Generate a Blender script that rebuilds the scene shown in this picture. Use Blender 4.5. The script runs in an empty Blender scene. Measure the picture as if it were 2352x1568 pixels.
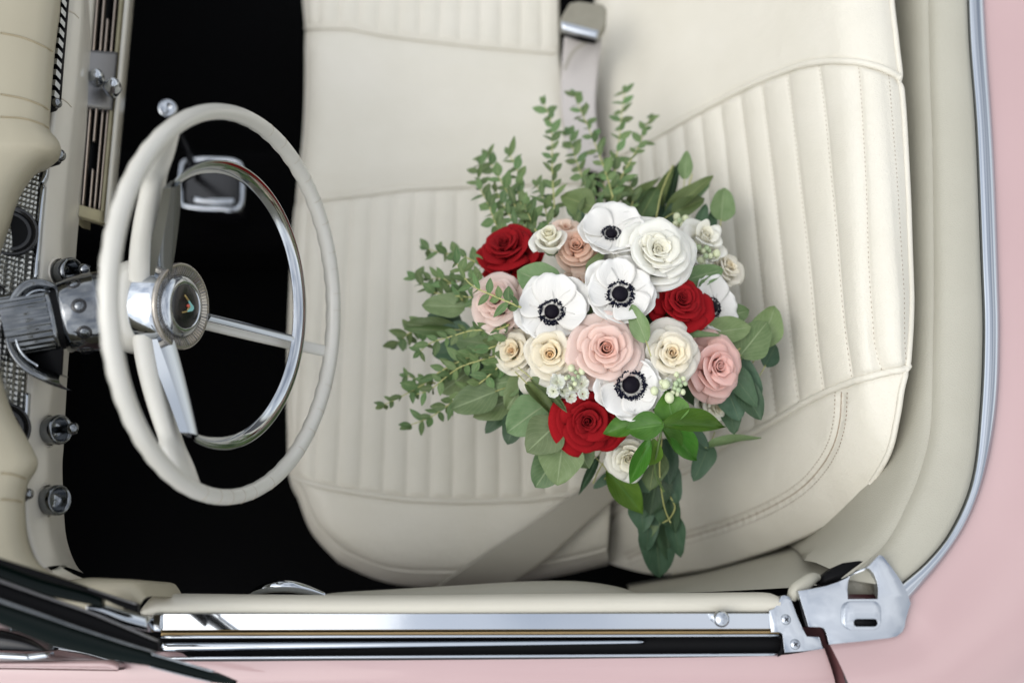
import bpy, math, random
import numpy as np
from mathutils import Vector, Matrix, noise
from mathutils.bvhtree import BVHTree

random.seed(7)
R = math.radians
sc = bpy.context.scene
COL = sc.collection

# ---------------------------------------------------------------- camera, sky, sun, exposure
LENS, TILT, CZ = 35.0, R(15.0), 2.0
cam_d = bpy.data.cameras.new('camera')
cam = bpy.data.objects.new('camera', cam_d)
COL.objects.link(cam)
cam.location = (0, 0, CZ)
cam.rotation_euler = (TILT, 0, 0)
cam_d.lens, cam_d.sensor_width = LENS, 36.0
cam_d.clip_start, cam_d.clip_end = 0.02, 3000
cam_d.dof.use_dof = True
cam_d.dof.focus_distance = 1.17
cam_d.dof.aperture_fstop = 1.6
sc.camera = cam

SUN_EL, SUN_AZ = R(52), R(-108)          # azimuth from +Y towards +X
world = bpy.data.worlds.new('World')
sc.world = world
world.use_nodes = True
nt = world.node_tree
bg = nt.nodes['Background']
sky = nt.nodes.new('ShaderNodeTexSky')
sky.sky_type = 'NISHITA'
sky.sun_disc = False
sky.sun_elevation = SUN_EL
sky.sun_rotation = SUN_AZ
hsv = nt.nodes.new('ShaderNodeHueSaturation')
hsv.inputs['Saturation'].default_value = 0.18
nt.links.new(sky.outputs[0], hsv.inputs['Color'])
tc = nt.nodes.new('ShaderNodeTexCoord')
cn = nt.nodes.new('ShaderNodeTexNoise')
cn.inputs['Scale'].default_value = 2.8
cn.inputs['Detail'].default_value = 6
nt.links.new(tc.outputs['Generated'], cn.inputs['Vector'])
rmp = nt.nodes.new('ShaderNodeValToRGB')
rmp.color_ramp.elements[0].position = 0.34
rmp.color_ramp.elements[0].color = (0.82, 0.88, 0.97, 1)
rmp.color_ramp.elements[1].position = 0.66
rmp.color_ramp.elements[1].color = (2.05, 2.02, 1.95, 1)
nt.links.new(cn.outputs['Fac'], rmp.inputs['Fac'])
mul = nt.nodes.new('ShaderNodeMix')
mul.data_type = 'RGBA'; mul.blend_type = 'MULTIPLY'
mul.inputs['Factor'].default_value = 1.0
nt.links.new(hsv.outputs[0], mul.inputs['A'])
nt.links.new(rmp.outputs[0], mul.inputs['B'])
# an overcast sky is about three times brighter overhead than at the horizon
sxyz = nt.nodes.new('ShaderNodeSeparateXYZ')
nt.links.new(tc.outputs['Generated'], sxyz.inputs[0])
grad = nt.nodes.new('ShaderNodeMapRange')
grad.inputs['To Min'].default_value = 0.55
grad.inputs['To Max'].default_value = 1.5
nt.links.new(sxyz.outputs['Z'], grad.inputs['Value'])
mul2 = nt.nodes.new('ShaderNodeVectorMath'); mul2.operation = 'SCALE'
nt.links.new(mul.outputs['Result'], mul2.inputs[0])
nt.links.new(grad.outputs[0], mul2.inputs['Scale'])
nt.links.new(mul2.outputs[0], bg.inputs['Color'])
bg.inputs['Strength'].default_value = 0.135

sun_d = bpy.data.lights.new('sun', 'SUN')
sun_d.energy = 0.5
sun_d.angle = R(60)
sun_d.color = (1.0, 0.93, 0.82)
sun = bpy.data.objects.new('sun', sun_d)
COL.objects.link(sun)
sun.rotation_euler = (-(math.pi/2 - SUN_EL), 0, -SUN_AZ)
sc.view_settings.view_transform = 'Standard'
sc.view_settings.look = 'None'
sc.view_settings.gamma = 1.0
sc.view_settings.exposure = 0.66

# ---------------------------------------------------------------- geometry helpers
F, CX, CY = LENS/36*2352, 1176.0, 784.0
_c, _s = math.cos(TILT), math.sin(TILT)
CAM = np.array([0, 0, CZ])

def ray(U, V):
    dx, dy = (U-CX)/F, -(V-CY)/F
    return np.array([dx, dy*_c+_s, dy*_s-_c])

def W(U, V, z):                       # the point of height z seen at (U, V) of the photograph
    d = ray(U, V)
    return d*((z-CZ)/d[2]) + CAM

def proj(p):
    q = np.asarray(p, float)-CAM
    yc = q[..., 1]*_c+q[..., 2]*_s
    dp = q[..., 1]*_s-q[..., 2]*_c
    return CX+F*q[..., 0]/dp, CY-F*yc/dp

def px(n, z=0.85):                    # n photo pixels at height z in metres
    return n*(CZ-z)/F/0.98

def cat(pts, n, closed=False):        # Catmull-Rom through pts, resampled evenly to n
    P = np.asarray(pts, float)
    if closed:
        P = np.vstack([P[-1], P, P[0], P[1]])
    else:
        P = np.vstack([2*P[0]-P[1], P, 2*P[-1]-P[-2]])
    out = []
    for i in range(1, len(P)-2):
        for k in range(16):
            t = k/16.0
            a, b, c, d = P[i-1], P[i], P[i+1], P[i+2]
            out.append(0.5*((2*b)+(c-a)*t+(2*a-5*b+4*c-d)*t*t+(3*b-a-3*c+d)*t**3))
    out.append(P[-2])
    return resample(np.array(out), n)

def resample(Q, n):
    L = np.concatenate([[0], np.cumsum(np.linalg.norm(np.diff(Q, axis=0), axis=1))])
    t = np.linspace(0, L[-1], n)
    return np.stack([np.interp(t, L, Q[:, k]) for k in range(Q.shape[1])], 1)

def cw(pts, n, z=None, smooth=True):  # photo points (U, V[, z]) to an even world curve
    P = np.array([W(p[0], p[1], p[2] if len(p) > 2 else z) for p in pts])
    return cat(P, n) if smooth else resample(P, n)

def gf(n, m, cu=False, cv=False):
    f = []
    for i in range(n if cu else n-1):
        for j in range(m if cv else m-1):
            a, b = i, (i+1) % n
            c, d = j, (j+1) % m
            f.append((a*m+c, b*m+c, b*m+d, a*m+d))
    return f

WORLD = {}
def link(o, parent=None, M=None):
    COL.objects.link(o)
    M = M or Matrix.Identity(4)
    o.matrix_basis = M
    WORLD[o.name] = M
    if parent is not None:
        o.parent = parent
        o.matrix_parent_inverse = WORLD[parent.name].inverted()
    return o

def mk(name, verts, faces, mat, parent=None, smooth=True, attr=None, M=None, auto=None):
    me = bpy.data.meshes.new(name)
    me.from_pydata([tuple(map(float, v)) for v in verts], [], faces)
    me.materials.append(mat)
    if smooth:
        me.polygons.foreach_set('use_smooth', [True]*len(me.polygons))
    if attr:
        for k, vals in attr.items():
            a = me.attributes.new(k, 'FLOAT', 'POINT')
            a.data.foreach_set('value', np.asarray(vals, np.float32))
    me.update()
    o = bpy.data.objects.new(name, me)
    link(o, parent, M)
    if auto is not None:
        me.set_sharp_from_angle(angle=R(auto))
    return o

def merge(*parts):
    V, Fc = [], []
    for v, f in parts:
        k = len(V)
        V += [tuple(x) for x in v]
        Fc += [tuple(i+k for i in q) for q in f]
    return V, Fc

def frames(P, closed=False):
    n = len(P)
    T = np.zeros_like(P)
    for i in range(n):
        a = P[(i+1) % n] if (closed or i < n-1) else P[i]
        b = P[(i-1) % n] if (closed or i > 0) else P[i]
        T[i] = a-b
    T /= np.linalg.norm(T, axis=1)[:, None]+1e-12
    up = np.array([0, 0, 1.0]) if abs(T[0, 2]) < 0.9 else np.array([1.0, 0, 0])
    N = np.zeros_like(P)
    for i in range(n):
        v = up-T[i]*np.dot(up, T[i])
        N[i] = v/(np.linalg.norm(v)+1e-12)
        up = N[i]
    B = np.cross(T, N)
    return T, N, B

def tube(P, r, k=8, closed=False, caps=True):
    P = np.asarray(P, float)
    T, N, B = frames(P, closed)
    r = np.broadcast_to(np.asarray(r, float), (len(P),))
    V = []
    for i in range(len(P)):
        for j in range(k):
            a = 2*math.pi*j/k
            V.append(P[i]+r[i]*(math.cos(a)*N[i]+math.sin(a)*B[i]))
    f = gf(len(P), k, closed, True)
    if caps and not closed:
        f.append(tuple(reversed(range(k))))
        f.append(tuple((len(P)-1)*k+j for j in range(k)))
    return V, f

def band(A, B, prof, up=(0, 0, 1)):   # loft from curve A to curve B, prof = [(t, rise)]
    up = np.asarray(up, float)
    V = []
    for i in range(len(A)):
        for t, h in prof:
            V.append(A[i]*(1-t)+B[i]*t+up*h)
    return V, gf(len(A), len(prof))

def slab(A, B, th, rnd=0.002, up=(0, 0, 1)):   # a closed bar between two curves, rounded on top
    prof = [(0, -th), (0, -rnd), (0.08, 0), (0.92, 0), (1, -rnd), (1, -th)]
    V, f = band(A, B, prof, up)
    n, m = len(A), len(prof)
    f = gf(n, m, False, True)
    f.append(tuple(range(m)))
    f.append(tuple(reversed([(n-1)*m+j for j in range(m)])))
    return V, f

def prism(P, th, up=(0, 0, 1)):       # flat outline with thickness
    up = np.asarray(up, float)
    n = len(P)
    V = [p for p in P]+[p-up*th for p in P]
    f = [tuple(range(n)), tuple(reversed(range(n, 2*n)))]
    for i in range(n):
        j = (i+1) % n
        f.append((i, n+i, n+j, j))
    return V, f

def axes(n, hint=(0, 1, 0)):
    n = np.asarray(n, float); n = n/np.linalg.norm(n)
    h = np.asarray(hint, float)
    a = h-n*np.dot(h, n)
    if np.linalg.norm(a) < 1e-5:
        h = np.array([1.0, 0, 0]); a = h-n*np.dot(h, n)
    a /= np.linalg.norm(a)
    return a, np.cross(n, a), n

def lathe(prof, O, n, k=32, flute=None, caps=False):    # prof = [(radius, along)]
    a, b, n = axes(n)
    V = []
    for r, h in prof:
        for j in range(k):
            t = 2*math.pi*j/k
            rr = r*(1+(flute(t) if flute else 0))
            V.append(np.asarray(O)+n*h+rr*(math.cos(t)*a+math.sin(t)*b))
    f = gf(len(prof), k, False, True)
    if caps:
        f.append(tuple(reversed(range(k))))
        f.append(tuple((len(prof)-1)*k+j for j in range(k)))
    return V, f

def ball(O, r, k=12, sq=(1, 1, 1)):
    V, m = [], k//2+1
    for i in range(m):
        p = math.pi*i/(m-1)
        for j in range(k):
            t = 2*math.pi*j/k
            V.append(np.asarray(O)+np.array([r*sq[0]*math.sin(p)*math.cos(t), r*sq[1]*math.sin(p)*math.sin(t), r*sq[2]*math.cos(p)]))
    return V, gf(m, k, False, True)

def box(c, hx, hy, hz):
    c = np.asarray(c, float)
    V = [c+np.array([sx*hx, sy*hy, sz*hz]) for sx in (-1, 1) for sy in (-1, 1) for sz in (-1, 1)]
    return V, [(0, 1, 3, 2), (4, 6, 7, 5), (0, 4, 5, 1), (2, 3, 7, 6), (0, 2, 6, 4), (1, 5, 7, 3)]

def bevel(o, w=0.002, seg=2, ang=35):
    m = o.modifiers.new('bevel', 'BEVEL')
    m.width, m.segments, m.limit_method, m.angle_limit = w, seg, 'ANGLE', R(ang)
    o.data.set_sharp_from_angle(angle=R(60))
    return o

def thing(name, label, cat_, loc=(0, 0, 0), group=None):
    o = bpy.data.objects.new(name, None)
    o.empty_display_size = 0.05
    link(o, None, Matrix.Translation(Vector(loc)))
    o['label'], o['category'] = label, cat_
    if group:
        o['group'] = group
    return o

# ---------------------------------------------------------------- materials
def mat(name, col, rough=0.5, metal=0.0, bump=None, var=None, coat=0.0, sheen=0.0, trans=None, spec=0.5, coat_rough=0.05, sss=0.0, transm=0.0, bump2=None):
    m = bpy.data.materials.new(name)
    m.use_nodes = True
    t = m.node_tree
    b = t.nodes['Principled BSDF']
    b.inputs['Base Color'].default_value = (*col, 1)
    b.inputs['Roughness'].default_value = rough
    b.inputs['Metallic'].default_value = metal
    b.inputs['Coat Weight'].default_value = coat
    b.inputs['Coat Roughness'].default_value = coat_rough
    b.inputs['Specular IOR Level'].default_value = spec
    b.inputs['Transmission Weight'].default_value = transm
    if sheen:
        b.inputs['Sheen Weight'].default_value = sheen
    co = t.nodes.new('ShaderNodeTexCoord')
    src = None
    if var:                                    # (scale, amount, second colour)
        n = t.nodes.new('ShaderNodeTexNoise')
        n.inputs['Scale'].default_value = var[0]
        n.inputs['Detail'].default_value = 5
        n.inputs['Roughness'].default_value = 0.6
        t.links.new(co.outputs['Object'], n.inputs['Vector'])
        r = t.nodes.new('ShaderNodeValToRGB')
        r.color_ramp.elements[0].position = 0.5-var[1]
        r.color_ramp.elements[1].position = 0.5+var[1]
        r.color_ramp.elements[0].color = (*col, 1)
        r.color_ramp.elements[1].color = (*var[2], 1)
        t.links.new(n.outputs['Fac'], r.inputs['Fac'])
        t.links.new(r.outputs['Color'], b.inputs['Base Color'])
    prev = None
    for bp in (bump, bump2):
        if not bp:
            continue
        kind, scale, stren, dist = bp
        if kind == 'leather':
            n = t.nodes.new('ShaderNodeTexVoronoi')
            n.feature = 'DISTANCE_TO_EDGE'
            out = n.outputs['Distance']
        else:
            n = t.nodes.new('ShaderNodeTexNoise')
            n.inputs['Detail'].default_value = 6
            out = n.outputs['Fac']
        n.inputs['Scale'].default_value = scale
        t.links.new(co.outputs['Object'], n.inputs['Vector'])
        bb = t.nodes.new('ShaderNodeBump')
        bb.inputs['Strength'].default_value = stren
        bb.inputs['Distance'].default_value = dist
        t.links.new(out, bb.inputs['Height'])
        if prev:
            t.links.new(prev.outputs['Normal'], bb.inputs['Normal'])
        t.links.new(bb.outputs['Normal'], b.inputs['Normal'])
        prev = bb
    if trans:
        tr = t.nodes.new('ShaderNodeBsdfTranslucent')
        tr.inputs['Color'].default_value = (*trans[1], 1)
        mx = t.nodes.new('ShaderNodeMixShader')
        mx.inputs['Fac'].default_value = trans[0]
        t.links.new(b.outputs[0], mx.inputs[1])
        t.links.new(tr.outputs[0], mx.inputs[2])
        t.links.new(mx.outputs[0], t.nodes['Material Output'].inputs['Surface'])
    return m

VINYL = mat('ivory_vinyl', (0.615, 0.585, 0.508), 0.50, spec=0.4, bump=('leather', 330, 0.5, 0.0012), bump2=('noise', 38, 0.35, 0.004), var=(9, 0.3, (0.57, 0.54, 0.455)))
TRIM = mat('trim_vinyl', (0.35, 0.335, 0.275), 0.5, bump=('leather', 380, 0.4, 0.001), bump2=('noise', 40, 0.1, 0.002), var=(14, 0.3, (0.325, 0.31, 0.25)))
TAN = mat('dash_vinyl', (0.315, 0.285, 0.205), 0.5, bump=('leather', 500, 0.12, 0.0006), var=(12, 0.3, (0.295, 0.265, 0.19)))
PAINTC = mat('cream_paint', (0.56, 0.53, 0.46), 0.25, coat=0.4, var=(20, 0.3, (0.52, 0.49, 0.42)))
WHEELW = mat('wheel_plastic', (0.52, 0.505, 0.455), 0.3, coat=0.4, var=(25, 0.25, (0.49, 0.475, 0.42)), bump2=('noise', 35, 0.15, 0.002))
CHROME = mat('chrome', (0.46, 0.485, 0.515), 0.07, 1.0, bump=('noise', 30, 0.03, 0.001))
CHROMED = mat('aged_chrome', (0.24, 0.25, 0.26), 0.14, 1.0, bump=('noise', 120, 0.12, 0.001), var=(60, 0.2, (0.13, 0.14, 0.15)))
SATIN = mat('satin_metal', (0.22, 0.215, 0.215), 0.4, 0.8)
ARMCHR = mat('arm_chrome', (0.36, 0.38, 0.40), 0.06, 1.0)  # darker copy of the chrome: dark reflections put into the horn arms' colour
DKCHR = mat('dark_chrome', (0.22, 0.23, 0.24), 0.10, 1.0, bump=('noise', 90, 0.15, 0.001), var=(45, 0.2, (0.13, 0.136, 0.142)))
OLIVE = mat('aged_gilt', (0.36, 0.32, 0.20), 0.4, 0.3, var=(40, 0.25, (0.26, 0.23, 0.14)))
COPPER = mat('bar_metal', (0.50, 0.42, 0.36), 0.3, 0.9)
BLACK = mat('black_gloss', (0.008, 0.008, 0.009), 0.18)
RUBBER = mat('black_rubber', (0.004, 0.004, 0.0045), 0.5, spec=0.1)
CARPET = mat('black_carpet', (0.0022, 0.0022, 0.0024), 0.95, spec=0.05, bump=('noise', 400, 0.5, 0.004))
GLASSD = mat('dark_tinted_glass', (0.003, 0.007, 0.006), 0.12, spec=0.15)
BROWN = mat('rusty_felt', (0.28, 0.19, 0.08), 0.7)
PINK = mat('pink_paint', (0.43, 0.292, 0.286), 0.3, coat=0.9, var=(5, 0.3, (0.405, 0.272, 0.266)), coat_rough=0.06)
STRAP = mat('grey_webbing', (0.31, 0.29, 0.24), 0.75, bump=('noise', 500, 0.4, 0.001))
STRAPL = mat('pale_webbing', (0.47, 0.44, 0.42), 0.7, bump=('noise', 500, 0.4, 0.001))
THREAD = mat('brown_thread', (0.30, 0.235, 0.17), 0.8)
ASPHALT = mat('asphalt', (0.055, 0.055, 0.057), 0.9, bump=('noise', 80, 0.5, 0.01), var=(3, 0.3, (0.045, 0.045, 0.046)))
CLEAR = mat('clear_acrylic', (0.30, 0.27, 0.23), 0.12, 0.6, coat=1.0)
TURQ = mat('turquoise_enamel', (0.22, 0.50, 0.48), 0.25, coat=0.5)
GOLD = mat('gold_enamel', (0.62, 0.46, 0.18), 0.3, 0.7)
REDM = mat('red_enamel', (0.45, 0.06, 0.03), 0.3, coat=0.5)
CRACK = mat('crack_line', (0.42, 0.37, 0.29), 0.6)

# engine-turned panel: a grid of little domes by bump
ENGINE = mat('engine_turned_metal', (0.44, 0.44, 0.41), 0.3, 0.9)
def _engine():
    t = ENGINE.node_tree
    b = t.nodes['Principled BSDF']
    co = t.nodes.new('ShaderNodeTexCoord')
    v = t.nodes.new('ShaderNodeTexVoronoi')
    v.inputs['Scale'].default_value = 165
    v.inputs['Randomness'].default_value = 0.0
    t.links.new(co.outputs['Object'], v.inputs['Vector'])
    bp = t.nodes.new('ShaderNodeBump')
    bp.inputs['Strength'].default_value = 1.0
    bp.inputs['Distance'].default_value = 0.006
    t.links.new(v.outputs['Distance'], bp.inputs['Height'])
    t.links.new(bp.outputs['Normal'], b.inputs['Normal'])
_engine()

def petal_mat(name, inner, outer, tr=0.22, rough=0.55, sheen=0.0, mid=None, veins=0.25):
    m = mat(name, outer, rough, spec=0.25, sheen=sheen)
    t = m.node_tree
    b = t.nodes['Principled BSDF']
    b.inputs['Subsurface Weight'].default_value = 0.3 if (tr > 0.15 and 'anemone' not in name) else 0.0
    b.inputs['Subsurface Radius'].default_value = (0.9, 0.8, 0.65)
    b.inputs['Subsurface Scale'].default_value = 0.004
    a = t.nodes.new('ShaderNodeAttribute'); a.attribute_name = 'tint'
    r = t.nodes.new('ShaderNodeValToRGB')
    r.color_ramp.elements[0].color = (*inner, 1)
    r.color_ramp.elements[1].color = (*outer, 1)
    if mid:
        e = r.color_ramp.elements.new(mid[0]); e.color = (*mid[1], 1)
    t.links.new(a.outputs['Fac'], r.inputs['Fac'])
    t.links.new(r.outputs['Color'], b.inputs['Base Color'])
    # fine veins running along the petal
    av = t.nodes.new('ShaderNodeAttribute'); av.attribute_name = 'across'
    al = t.nodes.new('ShaderNodeAttribute'); al.attribute_name = 'along'
    cx = t.nodes.new('ShaderNodeCombineXYZ')
    m1 = t.nodes.new('ShaderNodeMath'); m1.operation = 'MULTIPLY'; m1.inputs[1].default_value = 9.0
    t.links.new(av.outputs['Fac'], m1.inputs[0])
    t.links.new(m1.outputs[0], cx.inputs['X'])
    t.links.new(al.outputs['Fac'], cx.inputs['Y'])
    n = t.nodes.new('ShaderNodeTexNoise'); n.inputs['Scale'].default_value = 2.2; n.inputs['Detail'].default_value = 3
    t.links.new(cx.outputs[0], n.inputs['Vector'])
    bp = t.nodes.new('ShaderNodeBump'); bp.inputs['Strength'].default_value = veins; bp.inputs['Distance'].default_value = 0.003
    t.links.new(n.outputs['Fac'], bp.inputs['Height'])
    t.links.new(bp.outputs['Normal'], b.inputs['Normal'])
    if tr:
        tl = t.nodes.new('ShaderNodeBsdfTranslucent')
        t.links.new(r.outputs['Color'], tl.inputs['Color'])
        mx = t.nodes.new('ShaderNodeMixShader'); mx.inputs['Fac'].default_value = tr
        t.links.new(b.outputs[0], mx.inputs[1]); t.links.new(tl.outputs[0], mx.inputs[2])
        t.links.new(mx.outputs[0], t.nodes['Material Output'].inputs['Surface'])
    return m

def _specks():
    t = PINK.node_tree
    b = t.nodes['Principled BSDF']
    src = b.inputs['Base Color'].links[0].from_socket
    co = t.nodes.new('ShaderNodeTexCoord')
    v = t.nodes.new('ShaderNodeTexVoronoi'); v.inputs['Scale'].default_value = 30
    t.links.new(co.outputs['Object'], v.inputs['Vector'])
    n = t.nodes.new('ShaderNodeTexNoise'); n.inputs['Scale'].default_value = 14
    t.links.new(co.outputs['Object'], n.inputs['Vector'])
    th = t.nodes.new('ShaderNodeMapRange'); th.inputs['From Min'].default_value = 0.52; th.inputs['From Max'].default_value = 0.7
    th.inputs['To Min'].default_value = 0.0; th.inputs['To Max'].default_value = 0.055
    t.links.new(n.outputs['Fac'], th.inputs['Value'])
    lt = t.nodes.new('ShaderNodeMath'); lt.operation = 'LESS_THAN'
    t.links.new(v.outputs['Distance'], lt.inputs[0]); t.links.new(th.outputs[0], lt.inputs[1])
    k = t.nodes.new('ShaderNodeMath'); k.operation = 'MULTIPLY'; k.inputs[1].default_value = 0.6
    t.links.new(lt.outputs[0], k.inputs[0])
    mx = t.nodes.new('ShaderNodeMix'); mx.data_type = 'RGBA'
    t.links.new(k.outputs[0], mx.inputs['Factor']); t.links.new(src, mx.inputs['A'])
    mx.inputs['B'].default_value = (0.10, 0.07, 0.06, 1)
    t.links.new(mx.outputs['Result'], b.inputs['Base Color'])
_specks()
P_RED = petal_mat('red_petal', (0.16, 0.0008, 0.003), (0.29, 0.0012, 0.005), 0.12, 0.85)
P_CREAM = petal_mat('cream_petal', (0.95, 0.66, 0.28), (0.95, 0.92, 0.83), 0.42, mid=(0.40, (0.95, 0.86, 0.64)))
P_BLUSH = petal_mat('blush_petal', (0.90, 0.42, 0.27), (0.94, 0.80, 0.72), 0.40, mid=(0.45, (0.90, 0.66, 0.56)))
P_PEACH = petal_mat('peach_petal', (0.90, 0.54, 0.36), (0.93, 0.78, 0.66), 0.40, mid=(0.6, (0.88, 0.62, 0.46)))
P_PINK = petal_mat('pink_petal', (0.91, 0.56, 0.48), (0.92, 0.67, 0.60), 0.40)
P_WHITE = petal_mat('white_petal', (0.94, 0.90, 0.70), (0.94, 0.93, 0.87), 0.42)
P_ANEM = petal_mat('anemone_petal', (0.80, 0.77, 0.71), (0.83, 0.82, 0.785), 0.28, veins=0.25)
P_STOCK = petal_mat('stock_petal', (0.80, 0.82, 0.60), (0.87, 0.87, 0.84), 0.25)
BUD = mat('pale_bud', (0.66, 0.70, 0.46), 0.5, trans=(0.2, (0.6, 0.65, 0.4)))
BUDG = mat('green_bud', (0.36, 0.44, 0.26), 0.6)
NAVY = mat('anemone_navy', (0.004, 0.005, 0.016), 0.6, spec=0.12)
PLUM = mat('anemone_plum', (0.0035, 0.002, 0.006), 0.55, spec=0.12, bump=('noise', 900, 0.6, 0.001))
YELLOW = mat('pollen_yellow', (0.70, 0.52, 0.05), 0.6)
STEM = mat('stem_yellow_green', (0.36, 0.36, 0.13), 0.5)
STEMG = mat('stem_green', (0.10, 0.16, 0.05), 0.5)
CALYX = mat('calyx_green', (0.09, 0.15, 0.05), 0.55)

def leaf_mat(name, col, back, vein, rough=0.5, tr=0.15, coat=0.0):
    m = mat(name, col, rough, spec=0.28, coat=coat)
    t = m.node_tree
    b = t.nodes['Principled BSDF']
    ac = t.nodes.new('ShaderNodeAttribute'); ac.attribute_name = 'across'
    al = t.nodes.new('ShaderNodeAttribute'); al.attribute_name = 'along'
    co = t.nodes.new('ShaderNodeTexCoord')
    inf = t.nodes.new('ShaderNodeObjectInfo')
    n = t.nodes.new('ShaderNodeTexNoise'); n.inputs['Scale'].default_value = 4.5; n.inputs['Detail'].default_value = 5
    n.noise_dimensions = '4D'
    wm = t.nodes.new('ShaderNodeMath'); wm.operation = 'MULTIPLY'; wm.inputs[1].default_value = 37.0
    t.links.new(inf.outputs['Random'], wm.inputs[0]); t.links.new(wm.outputs[0], n.inputs['W'])
    t.links.new(co.outputs['Object'], n.inputs['Vector'])
    r = t.nodes.new('ShaderNodeValToRGB')
    r.color_ramp.elements[0].position, r.color_ramp.elements[1].position = 0.3, 0.75
    r.color_ramp.elements[0].color = (*col, 1); r.color_ramp.elements[1].color = (*back, 1)
    t.links.new(n.outputs['Fac'], r.inputs['Fac'])
    # per-leaf tone
    hs = t.nodes.new('ShaderNodeHueSaturation')
    mr = t.nodes.new('ShaderNodeMapRange'); mr.inputs['To Min'].default_value = 0.72; mr.inputs['To Max'].default_value = 1.22
    t.links.new(inf.outputs['Random'], mr.inputs['Value']); t.links.new(mr.outputs[0], hs.inputs['Value'])
    mh = t.nodes.new('ShaderNodeMapRange'); mh.inputs['To Min'].default_value = 0.478; mh.inputs['To Max'].default_value = 0.522
    fr_ = t.nodes.new('ShaderNodeMath'); fr_.operation = 'FRACT'
    m7 = t.nodes.new('ShaderNodeMath'); m7.operation = 'MULTIPLY'; m7.inputs[1].default_value = 7.3
    t.links.new(inf.outputs['Random'], m7.inputs[0]); t.links.new(m7.outputs[0], fr_.inputs[0])
    t.links.new(fr_.outputs[0], mh.inputs['Value']); t.links.new(mh.outputs[0], hs.inputs['Hue'])
    t.links.new(r.outputs['Color'], hs.inputs['Color'])
    # midrib and side veins
    ab = t.nodes.new('ShaderNodeMath'); ab.operation = 'ABSOLUTE'
    t.links.new(ac.outputs['Fac'], ab.inputs[0])
    rib = t.nodes.new('ShaderNodeMapRange'); rib.inputs['From Min'].default_value = 0.02; rib.inputs['From Max'].default_value = 0.06
    rib.inputs['To Min'].default_value = 0.75; rib.inputs['To Max'].default_value = 0.0
    t.links.new(ab.outputs[0], rib.inputs['Value'])
    k1 = t.nodes.new('ShaderNodeMath'); k1.operation = 'MULTIPLY'; k1.inputs[1].default_value = 0.55
    t.links.new(ab.outputs[0], k1.inputs[0])
    k2 = t.nodes.new('ShaderNodeMath'); k2.operation = 'SUBTRACT'
    t.links.new(al.outputs['Fac'], k2.inputs[0]); t.links.new(k1.outputs[0], k2.inputs[1])
    k3 = t.nodes.new('ShaderNodeMath'); k3.operation = 'MULTIPLY'; k3.inputs[1].default_value = 44.0
    t.links.new(k2.outputs[0], k3.inputs[0])
    k4 = t.nodes.new('ShaderNodeMath'); k4.operation = 'SINE'
    t.links.new(k3.outputs[0], k4.inputs[0])
    sv = t.nodes.new('ShaderNodeMapRange'); sv.inputs['From Min'].default_value = 0.86; sv.inputs['From Max'].default_value = 1.0; sv.inputs['To Max'].default_value = 0.28
    t.links.new(k4.outputs[0], sv.inputs['Value'])
    mxv = t.nodes.new('ShaderNodeMath'); mxv.operation = 'MAXIMUM'
    t.links.new(rib.outputs[0], mxv.inputs[0]); t.links.new(sv.outputs[0], mxv.inputs[1])
    mix = t.nodes.new('ShaderNodeMix'); mix.data_type = 'RGBA'
    t.links.new(mxv.outputs[0], mix.inputs['Factor'])
    t.links.new(hs.outputs['Color'], mix.inputs['A'])
    mix.inputs['B'].default_value = (*vein, 1)
    t.links.new(mix.outputs['Result'], b.inputs['Base Color'])
    bp = t.nodes.new('ShaderNodeBump'); bp.inputs['Strength'].default_value = 0.25; bp.inputs['Distance'].default_value = 0.02
    t.links.new(mxv.outputs[0], bp.inputs['Height']); t.links.new(bp.outputs['Normal'], b.inputs['Normal'])
    tl = t.nodes.new('ShaderNodeBsdfTranslucent')
    t.links.new(mix.outputs['Result'], tl.inputs['Color'])
    mx = t.nodes.new('ShaderNodeMixShader'); mx.inputs['Fac'].default_value = tr
    t.links.new(b.outputs[0], mx.inputs[1]); t.links.new(tl.outputs[0], mx.inputs[2])
    t.links.new(mx.outputs[0], t.nodes['Material Output'].inputs['Surface'])
    return m

L_EUC = leaf_mat('silver_dollar_leaf', (0.108, 0.172, 0.066), (0.168, 0.236, 0.106), (0.26, 0.32, 0.17), 0.42)
L_OLV = leaf_mat('olive_green_leaf', (0.075, 0.115, 0.035), (0.105, 0.155, 0.055), (0.20, 0.24, 0.09), 0.45)
L_DRK = leaf_mat('deep_green_leaf', (0.040, 0.085, 0.042), (0.066, 0.120, 0.066), (0.10, 0.15, 0.08), 0.45)
L_PRV = leaf_mat('small_eucalyptus_leaf', (0.082, 0.150, 0.050), (0.140, 0.208, 0.082), (0.28, 0.32, 0.15), 0.5)
L_RUS = leaf_mat('ruscus_leaf', (0.055, 0.150, 0.016), (0.090, 0.210, 0.028), (0.09, 0.20, 0.04), 0.35, 0.2)

# ---------------------------------------------------------------- the ground under the car
g = mk('ground', [(-30, -30, 0), (30, -30, 0), (30, 30, 0), (-30, 30, 0)], [(0, 1, 2, 3)], ASPHALT)
g['kind'] = 'structure'

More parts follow.
